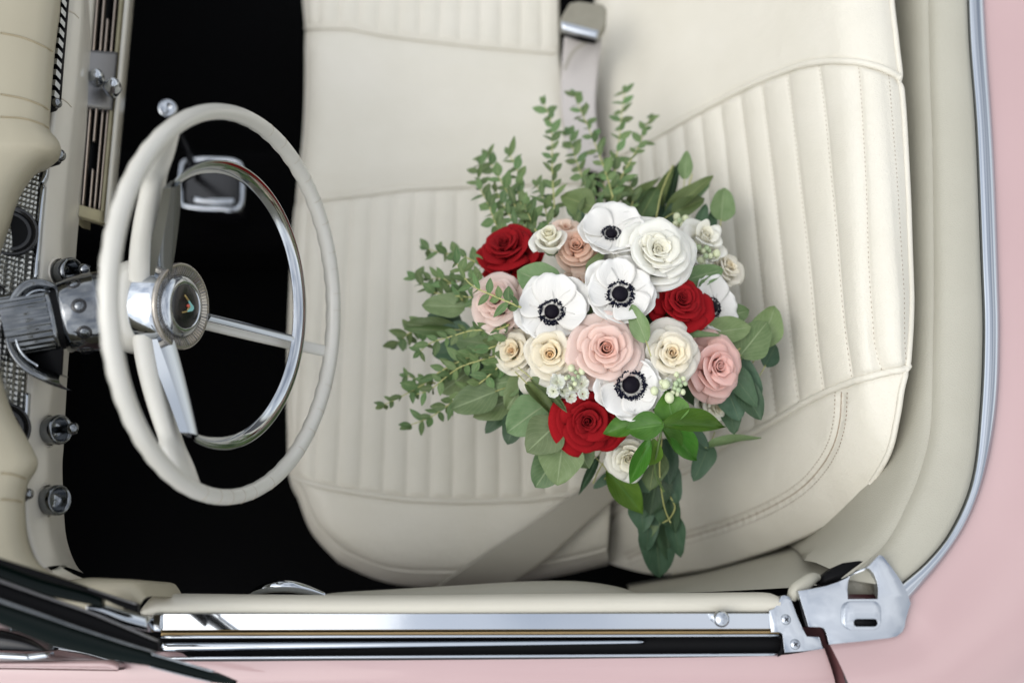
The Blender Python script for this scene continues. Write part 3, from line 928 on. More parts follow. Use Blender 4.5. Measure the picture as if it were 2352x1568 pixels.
# ---------------------------------------------------------------- dashboard
dash = thing('dashboard', 'ivory dashboard with tan padded top, chrome knobs and engine turned instrument panel', 'dashboard', (-0.6, 0.4, 0.6))
ZT = 1.0
def pad_from(edge_pts, n, name, left=-260):
    E = cw(edge_pts, n, ZT-0.012)
    Lf = np.array([W(left, proj(E[i])[1], ZT-0.02) for i in range(n)])
    V, f = band(E, Lf, [(0.30, -0.06), (0.16, -0.045), (0.06, -0.025), (0.015, -0.010), (0.0, 0.0), (0.02, 0.009), (0.08, 0.017), (0.22, 0.024), (0.6, 0.03), (1, 0.03)])
    return mk(name, V, f, TAN, dash)
pu = [(139, -160), (136, 0), (129, 60), (122, 120), (116, 190), (112, 253), (111, 285), (117, 303), (128, 315), (137, 330), (136, 345), (122, 353), (104, 359), (79, 377), (47, 418), (28, 456), (12, 505), (-8, 560), (-26, 640), (-30, 720), (-20, 800), (-6, 860), (10, 914), (30, 957), (54, 998), (74, 1035), (82, 1056), (76, 1076), (60, 1099), (52, 1125), (50, 1152), (54, 1220), (64, 1260), (80, 1287), (107, 1310), (148, 1328), (175, 1345)]
pad = pad_from(pu, 220, 'padded_top')
# heat-sealed creases across the pad
castP = Caster([v.co for v in pad.data.vertices], [tuple(p.vertices) for p in pad.data.polygons])
for cr in ([(2, 76), (50, 86), (95, 104), (121, 119)], [(2, 217), (50, 226), (90, 240), (112, 253)], [(2, 269), (50, 272), (90, 283), (111, 295)], [(2, 1086), (30, 1089), (58, 1099)], [(2, 1146), (30, 1148), (50, 1152)]):
    V, f = tube(castP.curve(cr, 24, 0.0002), 0.0011, 6)
    mk('pad_crease', V, f, mat('crease', (0.24, 0.20, 0.12), 0.6), pad)
# side pad running to the door
A = cw([(120, 1345), (150, 1330), (191, 1325), (250, 1327), (305, 1331), (322, 1345), (334, 1368)], 40, 0.955)
B = cw([(60, 1420), (110, 1425), (160, 1430), (215, 1432), (260, 1436), (290, 1440), (318, 1432)], 40, 0.93)
V, f = band(A, B, [(0, -0.12), (0, -0.02), (0.03, -0.006), (0.12, 0.003), (0.3, 0.008), (0.8, 0.008), (1, 0)])
o = mk('side_pad', V, f, TAN, dash)
# lower rail
A = cw([(128, -160), (132, 0), (125, 120), (118, 240), (104, 380), (92, 494), (84, 594), (78, 682), (66, 800), (58, 920), (54, 994), (50, 1045), (52, 1120), (56, 1200), (66, 1250), (86, 1295), (104, 1312)], 120, 0.925)
B = cw([(188, -160), (186, 0), (178, 120), (165, 240), (150, 380), (139, 494), (136, 594), (127, 682), (118, 800), (109, 920), (104, 994), (101, 1045), (101, 1120), (104, 1196), (113, 1243), (128, 1284), (136, 1296)], 120, 0.905)
V, f = band(A, B, [(0, -0.02), (0, 0), (0.15, 0.010), (0.4, 0.016), (0.65, 0.014), (0.82, 0.006), (0.92, -0.005), (0.86, -0.02), (0.6, -0.05), (0.2, -0.09)])
rl = mk('lower_rail', V, f, PAINTC, dash)
castR = Caster(V, f)
for cr in ([(138, 24), (150, 24), (168, 30), (181, 42)], [(118, 222), (135, 225), (150, 232), (164, 246)]):
    V, f = tube(castR.curve(cr, 16, 0.0), 0.0008, 6)
    mk('rail_joint', V, f, CRACK, rl)
A = cw([(106, 1314), (128, 1300)], 6, 0.90, False); B = cw([(148, 1332), (190, 1330)], 6, 0.87, False)
A2 = cw([(104, 1312), (120, 1306), (136, 1296)], 8, 0.905); B2 = cw([(150, 1334), (170, 1330), (192, 1328)], 8, 0.87)
V, f = band(A2, B2, [(0, -0.02), (0.05, 0.0), (0.3, 0.008), (0.7, 0.008), (1, 0)])
mk('rail_end', V, f, TRIM, dash)
# engine-turned instrument panel
A = cw([(-60, 366, .985), (-60, 520, .985), (-60, 700, .985), (-60, 900, .985), (-60, 1060, .985)], 30)
B = cw([(98, 362, .935), (84, 512, .935), (73, 640, .935), (60, 840, .935), (50, 1000, .935)], 30)
V, f = band(A, B, [(t, 0) for t in np.linspace(0, 1, 8)])
panel = mk('instrument_panel', V, f, ENGINE, dash)
for seg in ([(100, 360), (97, 400), (90, 418)], [(92, 425), (84, 512), (74, 640)], [(55, 902), (52, 950), (47, 1010)]):
    C_ = cw(seg, 20, 0.938)
    V, f = slab(C_, C_+np.array([0.0045, 0, -0.001]), 0.006, 0.001)
    mk('panel_edge', V, f, CHROME, panel)
pn = np.array([0.55, 0.0, 0.83])
for (u, v, r, z) in ((20, 532, 0.029, .955), (2, 985, 0.028, .95), (-4, 672, 0.006, .96)):
    c = W(u, v, z)
    V, f = lathe([(r*1.02, -0.01), (r*1.04, 0.004), (r, 0.008), (r*0.9, 0.007), (r*0.86, 0.002), (r*0.5, 0.0015), (0.0, 0.0015)], c, pn, 32)
    gg = mk('gauge', V, f, BLACK, dash)
    V, f = lathe([(r*0.85, 0.0022), (0, 0.0022)], c, pn, 32)
    mk('dial_face', V, f, RUBBER, gg)
    V, f = lathe([(r*0.78, 0.003), (r*0.70, 0.0032), (r*0.66, 0.003)], c, pn, 32)
    mk('dial_ring', V, f, BLACK, gg)
# ribbed chrome edge under the pad
parts = []
C_ = cw([(140, -40), (132, 60), (125, 140), (119, 220)], 12, 0.95)
for i in range(0, 12):
    parts.append(box(C_[i]+np.array([0.002, 0, 0]), 0.004, 0.0036, 0.006))
V, f = merge(*parts)
o = mk('ribbed_moulding', V, f, CHROME, dash, smooth=False)
C2 = C_+np.array([0.0, 0, -0.006])
V, f = slab(C2-np.array([0.006, 0, 0]), C2+np.array([0.006, 0, 0]), 0.006)
mk('moulding_backing', V, f, RUBBER, dash)
# knobs
kn = np.array([0.93, 0.0, 0.36])
def pull_knob(u, v, z, ball_uv=None, r=0.0155):
    c = W(u, v, z)
    V, f = lathe([(r*1.25, -0.02), (r*1.25, -0.006), (r*1.1, -0.002)], c, kn, 28)
    k0 = mk('knob', V, f, PAINTC, dash)
    V, f = lathe([(r*0.9, -0.004), (r*1.0, 0.0), (r*1.08, 0.010), (r*1.05, 0.016), (r*0.92, 0.017), (r*0.82, 0.012), (r*0.7, 0.004), (r*0.35, 0.002), (0, 0.002)], c, kn, 28)
    mk('chrome_cup', V, f, CHROMED, k0)
    if ball_uv:
        e = c+kn*0.034
        V, f = merge(lathe([(0.0045, 0.0), (0.0035, 0.012), (0.0035, 0.022), (0.006, 0.024), (0.0072, 0.029), (0.006, 0.034), (0.0, 0.0365)], c+kn*0.003, kn, 16))
        mk('chrome_tip', V, f, CHROMED, k0)
    return k0
pull_knob(144, 627, 0.905, True)
pull_knob(116, 988, 0.90, True)
k3 = pull_knob(112, 1149, 0.90)
for (u, v, z, r) in ((130, 237, .955, 0.0062), (136, 357, .955, 0.0075), (64, 1134, .95, 0.006)):
    c = W(u, v, z)
    V, f = lathe([(r*1.5, -0.016), (r*1.4, -0.006), (r*0.6, -0.003)], c, kn, 16)
    k0 = mk('knob', V, f, RUBBER, dash)
    V, f = ball(c, r, 14)
    mk('chrome_tip', V, f, CHROMED, k0)
# heater / radio console hanging below the rail
cons = thing('radio_console', 'gilt framed radio panel with dark grille bars and two round knobs below the dash', 'radio', tuple(W(220, 250, 0.75)))
def cq(u_t, a):        # a point across the panel: a=0 left edge, 1 right edge; u_t = 0 top .. 1 bottom
    L = W(206-38*u_t, -20+512*u_t, 0.845); Rr = W(296-50*u_t, -20+535*u_t, 0.80)
    return L*(1-a)+Rr*a
def cbar(a0, a1, t0, t1, rise, th, name, m, parent, rnd=0.001):
    A = np.array([cq(t0+(t1-t0)*k/15, a0) for k in range(16)])+np.array([0.25, 0, 0.97])*rise
    B = np.array([cq(t0+(t1-t0)*k/15, a1) for k in range(16)])+np.array([0.25, 0, 0.97])*rise
    V, f = slab(A, B, th, rnd)
    return mk(name, V, f, m, parent)
cbar(0.02, 0.98, -0.3, 0.985, -0.012, 0.02, 'grille_back', RUBBER, cons)
fr = cbar(-0.22, 0.0, -0.3, 1.0, -0.004, 0.05, 'outer_frame', OLIVE, cons)
cbar(-0.03, 0.10, -0.3, 1.0, 0.006, 0.02, 'frame_edge', PAINTC, fr)
cbar(0.92, 1.02, -0.3, 1.0, 0.006, 0.02, 'frame_edge', PAINTC, fr)
cbar(0.76, 0.92, -0.3, 1.0, 0.0, 0.015, 'side_band', OLIVE, fr)
cbar(0.10, 0.92, 0.95, 1.0, 0.0, 0.015, 'end_band', OLIVE, fr)
for a, t0, t1 in ((0.20, -0.3, 0.27), (0.37, -0.3, 0.27), (0.50, 0.12, 0.27), (0.66, -0.3, 0.27), (0.24, 0.51, 0.95), (0.40, 0.51, 0.66), (0.58, 0.51, 0.95), (0.44, 0.78, 0.95), (0.72, 0.51, 0.95)):
    cbar(a-0.022, a+0.022, t0, t1, 0.0, 0.006, 'grille_bar', COPPER, cons)
cp = cbar(0.10, 0.86, 0.265, 0.515, 0.001, 0.012, 'control_plate', SATIN, cons)
up2 = np.array([0.45, 0, 0.89])
for (u, v) in ((220, 180), (258, 200)):
    c = W(u, v, 0.832)
    V, f = lathe([(0.010, -0.012), (0.0115, -0.003), (0.0105, 0.004), (0.008, 0.007), (0.0075, 0.013), (0.0055, 0.016), (0.0, 0.017)], c, up2, 24)
    mk('tuning_knob', V, f, CHROME, cp)

# ---------------------------------------------------------------- gear selector on the tunnel
gs = thing('gear_selector', 'chrome framed gear selector with a round chrome topped lever on the dark tunnel', 'gear lever', tuple(W(487, 425, 0.34)))
zf = 0.45
o_ = [W(u, v, zf) for u, v in [(418, 384), (440, 370), (500, 370), (540, 374), (556, 392), (556, 466), (540, 484), (500, 482), (430, 478), (416, 462)]]
V, f = prism(o_, 0.06)
gp = bevel(mk('gate_plate', V, f, BLACK, gs), 0.008, 3)
V, f = tube(cat([p+np.array([0, 0, 0.004]) for p in o_], 60, True)[:-1], 0.0052, 8, True)
mk('chrome_frame', V, f, CHROME, gp)
A = cw([(440, 452), (490, 456), (536, 456)], 14, zf+0.008); B = cw([(440, 464), (490, 468), (536, 468)], 14, zf+0.006)
V, f = slab(A, B, 0.006)
mk('gate_bar', V, f, CHROME, gp)
lv = cw([(456, 412, .45), (430, 350, .53), (405, 292, .60), (384, 250, .655)], 20)
V, f = tube(lv, [0.006]*14+[0.007, 0.009, 0.012, 0.014, 0.014, 0.013], 12)
le = mk('lever', V, f, BLACK, gs)
dl = lv[-1]-lv[-3]; dl /= np.linalg.norm(dl)
dl = np.array([0.15, -0.1, 0.95]); dl /= np.linalg.norm(dl)
V, f = lathe([(0.0145, -0.004), (0.0145, 0.002), (0.012, 0.005), (0.007, 0.005), (0.0045, 0.003), (0.0, 0.003)], lv[-1], dl, 24)
mk('chrome_cap', V, f, CHROME, le)

# ---------------------------------------------------------------- steering column and wheel
AL, YA = R(72.2), R(-4.9)
nW = np.array([math.sin(AL)*math.cos(YA), math.sin(AL)*math.sin(YA), math.cos(AL)])
e1 = np.array([-math.sin(YA), math.cos(YA), 0.0])
e2 = np.cross(e1, nW)                               # towards the driver's lap
RW = 0.2065
d0 = ray(554.3, 701.4)
CW_ = CAM+d0*1.0859
CH_ = CW_-nW*0.029
def wp(r, th, ax=0.0):
    return CW_+nW*ax+r*(math.cos(th)*e2+math.sin(th)*e1)

col = thing('steering_column', 'dark fluted chrome steering column with bell collar entering the dash', 'steering column', tuple(CH_-nW*0.25))
OC = CH_-nW*0.121
nC = OC-W(36, 748, 0.958); nC /= np.linalg.norm(nC)
V, f = lathe([(0.0345, -0.128), (0.0355, -0.080), (0.034, -0.078)], OC, nC, 168, flute=lambda t: 0.022*math.cos(30*t))
mk('fluted_sleeve', V, f, DKCHR, col)
V, f = lathe([(0.0360, -0.082), (0.0364, -0.080), (0.0360, -0.078), (0.034, -0.077)], OC, nC, 48)
mk('sleeve_rim', V, f, CHROMED, col)
V, f = lathe([(0.0335, -0.092), (0.0345, -0.066)], OC, nC, 40)
mk('gap_ring', V, f, RUBBER, col)
V, f = lathe([(0.030, -0.072), (0.0375, -0.071), (0.0395, -0.067), (0.0430, -0.055), (0.0450, -0.042), (0.0455, -0.034), (0.0460, -0.0325), (0.0455, -0.031), (0.0460, -0.01), (0.045, 0.006), (0.040, 0.010)], OC, nC, 64)
bell = mk('bell_collar', V, f, DKCHR, col)
V, f = lathe([(0.0454, -0.0342), (0.0464, -0.0325), (0.0456, -0.0308)], OC, nC, 56)
mk('collar_bead', V, f, CHROMED, bell)
a_, b_, _n = axes(nC)
for k in range(9):
    t = 2*math.pi*k/9+0.2
    dr = math.cos(t)*a_+math.sin(t)*b_
    o = OC-nC*0.052+dr*0.0436
    dn = dr-nC*0.18; dn /= np.linalg.norm(dn)
    V, f = lathe([(0.0, 0.0008), (0.0035, 0.0006), (0.0050, -0.0006)], o, dn, 14)
    mk('rivet', V, f, CHROMED, bell)
    V, f = lathe([(0.0050, 0.0003), (0.0078, 0.0002), (0.0084, -0.0012)], o, dn, 18)
    mk('rivet_ring', V, f, BLACK, bell)
# arched chrome surround on the panel
sur = cw([(u, v, z+0.010) for u, v, z in [(150, 668, .945), (118, 646, .958), (80, 637, .966), (46, 648, .972), (18, 688, .974), (8, 745, .974), (16, 802, .974), (42, 842, .970), (78, 866, .962), (112, 878, .95), (140, 884, .935)]], 80)
sin_ = cw([(u, v, z+0.010) for u, v, z in [(150, 690, .935), (118, 674, .950), (88, 668, .958), (62, 678, .964), (40, 708, .966), (32, 748, .966), (38, 790, .966), (56, 818, .962), (84, 838, .954), (114, 850, .942), (140, 856, .928)]], 80)
V, f = band(sur, sin_, [(-0.02, -0.03), (0, -0.004), (0.12, 0.002), (0.4, 0.005), (0.7, 0.003), (0.95, -0.004), (1.0, -0.03)])
mk('column_surround', V, f, DKCHR, col)
V, f = tube(cw([(u+3, v, z+0.014) for u, v, z in [(118, 672, .950), (88, 666, .958), (62, 676, .964), (40, 706, .966), (31, 748, .966), (37, 791, .966), (55, 820, .962), (84, 840, .954)]], 50), 0.0012, 6)
mk('surround_bead', V, f, CHROME, col)
V, f = prism([W(u, v, 0.946) for u, v in [(150, 680), (90, 664), (50, 680), (28, 745), (44, 815), (84, 842), (140, 860)]], 0.004)
mk('surround_bore', V, f, RUBBER, col)

sw = thing('steering_wheel', 'ivory steering wheel with cracked rim and chrome horn ring', 'steering wheel', tuple(CW_-nW*0.08))
# rim with finger grips on its underside
k1, k2 = 240, 16
V = []
for i in range(k1):
    t = 2*math.pi*i/k1
    rad = math.cos(t)*e2+math.sin(t)*e1
    for j in range(k2):
        p = 2*math.pi*j/k2
        grip = 0.0006*math.cos(52*t)*max(0, -math.sin(p))
        rr_ = 0.0086+grip
        V.append(CW_+rad*(RW+rr_*math.cos(p))+nW*(rr_*1.12*math.sin(p)))
rim = mk('rim', V, gf(k1, k2, True, True), WHEELW, sw)
for t in [R(x) for x in (16, 22, 31, 37, 48, 57, 66, 75, 84, 92, -12, -22, -31, -40, -70, -76, -82, -88, -95, -60)]:
    rad = math.cos(t)*e2+math.sin(t)*e1
    C_ = [CW_+rad*(RW+0.0087*math.cos(p))+nW*(0.0098*math.sin(p)) for p in np.linspace(R(20), R(150), 10)]
    V, f = tube(np.array(C_), 0.00028, 4)
    mk('hairline_crack', V, f, CRACK, rim)
# white spokes
def spoke(th, r0, r1, ax0, ax1, w0, w1, name, m, thick=0.016, head=True, parent=None, n=24):
    V = []
    for i in range(n):
        q = i/(n-1)
        r = r0+(r1-r0)*q
        ax = ax0+(ax1-ax0)*(q**1.3)
        w = w0+(w1-w0)*q
        if head:
            w += 0.010*sm(q, 0.70, 0.82)
        c = wp(r, th, ax)
        tang = -math.sin(th)*e2+math.cos(th)*e1
        tk = thick*(1-0.35*q)
        for j in range(12):
            p = 2*math.pi*j/12
            cx_, sx_ = math.cos(p), math.sin(p)
            sq = (abs(cx_)**4+abs(sx_)**4)**-0.25
            V.append(c+tang*w*cx_*sq+nW*tk*0.5*sx_*sq)
    f = gf(n, 12, False, True)
    f.append(tuple(reversed(range(12)))); f.append(tuple((n-1)*12+j for j in range(12)))
    return mk(name, V, f, m, parent or sw)
for th, w in ((R(140), 1), (R(-98), 1), (R(1), 0)):
    if w:
        spoke(th, 0.03, RW, -0.111, -0.006, 0.020, 0.011, 'spoke', WHEELW, 0.03)
    else:
        spoke(th, 0.03, RW, -0.104, -0.003, 0.009, 0.007, 'spoke', WHEELW, 0.012, head=False)
# hub
V, f = lathe([(0.040, -0.124), (0.0500, -0.120), (0.0535, -0.110), (0.0535, -0.094), (0.0515, -0.086), (0.0475, -0.083)], CH_, nW, 48)
hub = mk('hub', V, f, WHEELW, sw)
V, f = lathe([(0.0465, -0.090), (0.0478, -0.082), (0.0470, -0.058), (0.0455, -0.054), (0.0445, -0.052)], CH_, nW, 48)
mk('chrome_collar', V, f, CHROME, hub)
# clear horn button: radial scale, chrome dome, dark emblem
V, f = lathe([(0.046, -0.053), (0.0485, -0.050), (0.0485, -0.047), (0.0470, -0.0455), (0.044, -0.0465), (0.0345, -0.0505)], CH_, nW, 64)
hb = mk('horn_button', V, f, CLEAR, sw)
parts = []
for k in range(72):
    t = 2*math.pi*k/72
    parts.append(tube(np.array([wp(0.0355, t, -0.0786), wp(0.0445, t, -0.0748)]), 0.0003 if k % 4 else 0.0006, 4))
V, f = merge(*parts)
o = mk('scale_mark', V, f, SATIN, hb); o['kind'] = 'stuff'
V, f = lathe([(0.0355, -0.051), (0.0350, -0.0475), (0.0325, -0.0445), (0.028, -0.0425), (0.0255, -0.042), (0.0245, -0.0432)], CH_, nW, 56)
mk('chrome_dome', V, f, CHROME, hb)
V, f = lathe([(0.0248, -0.0432), (0.022, -0.0418), (0.012, -0.0402), (0.0, -0.0398)], CH_, nW, 48)
mk('emblem_disc', V, f, BLACK, hb)
def emb(pts, m, name, rise, th=0.0012):
    # pts in millimetres: x towards the lap (picture right), y towards the passenger (picture up)
    P = [CH_+nW*(-0.0392+rise)+e2*x*0.001+e1*y*0.001 for x, y in pts]
    V, f = prism(P, th, nW)
    return bevel(mk(name, V, f, m, hb, smooth=False), 0.0003, 2)
emb([(9.8, 0), (8.4, 2.6), (-1.2, 6.6), (-1.8, 5.9), (3.6, 0), (-1.0, -6.0), (-0.2, -6.8), (8.2, -3.0)], TURQ, 'chevron', 0.0006)
emb([(-1.0, 6.6), (-9.0, 10.6), (-9.8, 9.4), (-2.0, 5.4)], GOLD, 'chevron_tip', 0.0006)
emb([(-0.4, -6.8), (-8.0, -10.4), (-8.8, -9.2), (-1.2, -5.8)], GOLD, 'chevron_tip', 0.0006)
emb([(3.4, 0.8), (-1.2, -5.4), (-2.0, -4.4), (1.0, 0.6)], GOLD, 'chevron_edge', 0.001)
V, f = ball(CH_+nW*(-0.0388)+e2*(-0.001)+e1*0.0002, 0.0021, 12)
mk('red_stud', V, f, REDM, hb)
# chrome horn ring and its arms
RR = 0.150
tt = np.linspace(R(-99), R(145), 150)
V = []
prof = [(-0.0005, -0.0085), (0.0006, -0.0075), (0.0012, 0.0), (0.0006, 0.0075), (-0.0004, 0.0085), (-0.0014, 0.0075), (-0.0024, 0.0), (-0.0014, -0.0075)]
ta = R(52)
for t in tt:
    for a, b in prof:
        r_ = RR-a*math.cos(ta)+b*math.sin(ta)
        ax_ = -0.016+a*math.sin(ta)+b*math.cos(ta)
        V.append(wp(r_, t, ax_))
f = gf(len(tt), 8, False, True)
ring = mk('horn_ring', V, f, CHROME, sw)
parts = []
for t in tt[::1]:
    parts.append(tube(np.array([wp(RR+0.0062, t, -0.0120), wp(RR+0.0050, t, -0.0130)]), 0.0004, 4))
V, f = merge(*parts)
o = mk('ring_knurling', V, f, SATIN, ring); o['kind'] = 'stuff'
def arm(th0, th1, r0, r1, ax0, ax1, w0, w1, tk):
    n = 26
    V = []
    for i in range(n):
        q = i/(n-1)
        th = th0+(th1-th0)*q
        c = wp(r0+(r1-r0)*q, th, ax0+(ax1-ax0)*q)
        tang = -math.sin(th)*e2+math.cos(th)*e1
        w = w0+(w1-w0)*q
        k = 1-0.45*q
        pr = [(-1, -0.5), (-1, 0.2), (-0.55, 0.5), (0.0, 0.72), (0.55, 0.5), (1, 0.2), (1, -0.5)]
        for a, b in pr:
            V.append(c+tang*w*a+nW*tk*k*b)
    f = gf(n, 7, False, True)
    f.append(tuple(reversed(range(7)))); f.append(tuple((n-1)*7+j for j in range(7)))
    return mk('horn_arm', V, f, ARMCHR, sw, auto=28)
arm(R(134), R(143), 0.040, RR, -0.095, -0.020, 0.0155, 0.0075, 0.026)
arm(R(-94), R(-99), 0.040, RR, -0.095, -0.020, 0.0155, 0.0075, 0.026)
arm(R(2), R(1.5), 0.046, RR+0.004, -0.075, -0.016, 0.0046, 0.0040, 0.006)

# ---------------------------------------------------------------- windscreen frame and wind wing
def z8(x, y): return (x*0.2422, 1268+y*0.2422)
ws = thing('windscreen_frame', 'dark windscreen pillar of chrome, rubber and glass slanting across the corner', 'windscreen', tuple(W(300, 1450, 0.88)))
def strip(up_pts, lo_pts, z0, z1, m, name, th=0.01, rnd=0.0015, parent=None, n=40):
    nu = len(up_pts)
    def conv(P):
        return cw([z8(*p)+(z0+(z1-z0)*(p[0]/2300.0),) for p in P], n)
    V, f = slab(conv(up_pts), conv(lo_pts), th, rnd)
    return mk(name, V, f, m, parent or ws)
strip([(-300, -40), (0, 62), (400, 190), (830, 335), (1100, 425), (1292, 482)], [(-300, 0), (0, 104), (400, 250), (830, 380), (1100, 500), (1300, 572)], 1.06, 0.90, RUBBER, 'rubber_seal')
strip([(830, 334), (1100, 424), (1290, 480)], [(840, 346), (1100, 436), (1284, 498)], 1.064, 0.905, SATIN, 'seal_lip', 0.004)
strip([(-300, 0), (0, 104), (400, 250), (830, 375), (960, 430)], [(-300, 150), (0, 258), (400, 402), (830, 490), (960, 520)], 1.05, 0.90, GLASSD, 'windscreen_glass')
strip([(820, 500), (950, 490), (1150, 545), (1390, 610)], [(820, 545), (950, 600), (1150, 690), (1400, 752)], 1.045, 0.885, CHROME, 'pillar_foot', 0.02, 0.004)
strip([(-300, 155), (0, 258), (400, 402), (830, 552), (1150, 685), (1480, 828)], [(-300, 180), (0, 284), (400, 425), (830, 574), (1150, 706), (1480, 846)], 1.056, 0.90, SATIN, 'glass_bead', 0.008)
strip([(-300, 180), (0, 285), (400, 426), (830, 576), (1150, 708), (1490, 850)], [(-300, 330), (0, 440), (400, 580), (700, 690), (1150, 840), (1500, 945)], 1.052, 0.90, RUBBER, 'pillar_channel')
strip([(-300, 330), (0, 440), (400, 580), (700, 688), (1150, 838), (1470, 938)], [(-300, 360), (0, 472), (400, 608), (700, 712), (1150, 860), (1470, 952)], 1.075, 0.93, CHROMED, 'wing_bead', 0.006)
wing = strip([(-300, 370), (0, 478), (400, 615), (700, 716), (1150, 864), (1450, 955), (1750, 1050), (2030, 1132), (2240, 1218)], [(-300, 570), (0, 690), (400, 850), (700, 942), (1150, 1040), (1430, 1082), (1750, 1166), (2030, 1234), (2230, 1252)], 1.07, 0.925, GLASSD, 'wind_wing_glass', 0.006)
strip([(1440, 955), (1700, 1030), (2020, 1122)], [(1440, 968), (1700, 1045), (2030, 1140)], 1.074, 0.931, CHROME, 'wing_edge', 0.006)
strip([(1420, 1078), (1700, 1150), (2000, 1222)], [(1420, 1090), (1700, 1164), (2010, 1236)], 1.074, 0.928, CHROME, 'wing_edge', 0.004)
# cowl in front of the door: chrome moulding, dark vent with chrome nose and pink fender ridge
strip([(100, 720), (300, 792), (500, 868), (830, 950), (1050, 1010), (1180, 1010)], [(60, 740), (280, 830), (480, 912), (800, 972), (1040, 1032), (1180, 1040)], 0.875, 0.87, CHROME, 'cowl_moulding', 0.01, 0.003, body)
mv = thing('side_mirror', 'black glossy mirror housing with chrome rim cut by the lower left edge', 'mirror', tuple(W(40, 1470, 0.88)))
strip([(-300, 690), (0, 742), (200, 800), (330, 862), (415, 925)], [(-300, 930), (0, 936), (200, 940), (330, 942), (420, 940)], 0.905, 0.90, BLACK, 'mirror_housing', 0.03, 0.006, mv)
strip([(-300, 940), (0, 948), (255, 962)], [(-300, 990), (0, 1010), (275, 1022)], 0.91, 0.905, CHROME, 'chrome_rim', 0.02, 0.006, mv)
strip([(262, 962), (360, 950), (425, 946)], [(285, 1024), (380, 1008), (448, 996)], 0.912, 0.908, CHROME, 'chrome_nose', 0.02, 0.006, mv)
A = cw([z8(-300, 1040)+(0.885,), z8(0, 1038)+(0.885,), z8(500, 1030)+(0.885,), z8(950, 1022)+(0.885,), z8(1060, 1032)+(0.884,), z8(1120, 1060)+(0.884,), z8(1132, 1090)+(0.884,)], 60)
B = cw([z8(-300, 1090)+(0.884,), z8(0, 1086)+(0.884,), z8(500, 1092)+(0.884,), z8(950, 1100)+(0.884,), z8(1040, 1104)+(0.884,), z8(1100, 1112)+(0.884,), z8(1126, 1118)+(0.884,)], 60)
V, f = band(A, B, [(0, -0.03), (0, -0.002), (0.1, 0.001), (0.6, 0.003), (0.9, 0.0), (1.0, -0.006), (0.95, -0.03)])
mk('fender_ridge', V, f, PINK, body)
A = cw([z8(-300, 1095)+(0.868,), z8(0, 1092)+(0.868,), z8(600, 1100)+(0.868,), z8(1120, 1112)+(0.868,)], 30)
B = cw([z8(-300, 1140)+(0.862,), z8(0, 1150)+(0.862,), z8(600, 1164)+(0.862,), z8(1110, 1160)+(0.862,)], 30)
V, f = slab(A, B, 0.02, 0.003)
mk('ridge_shade', V, f, bpy.data.materials['jamb_paint_and_shade'], body)  # shade beneath the fender ridge, put in as a dark maroon strip
A = cw([(-160, 1400), (200, 1455), (330, 1480), (420, 1500)], 30, ZD-0.014)
B = cw([(-160, 1640), (200, 1640), (400, 1620), (560, 1590)], 30, ZD-0.012)
V, f = band(A, B, [(0, -0.05), (0, 0), (0.5, 0.003), (1, 0)])
mk('cowl_panel', V, f, PINK, body)

# ================================================================ the bouquet
bq = thing('bouquet', 'wedding bouquet of roses, anemones and eucalyptus lying on the pleated ivory seat', 'bouquet', tuple(W(1400, 800, 0.55)))
DC = W(1405, 760, 0.83)
def dome_z(U, V):
    return 0.835-0.075*((U-1405)**2/300.0**2+(V-770)**2/290.0**2)
def dome_n(U, V, k=0.75):
    n = np.array([(U-1405)/300.0*k, -(V-770)/290.0*k+0.12, 1.0])
    return n/np.linalg.norm(n)

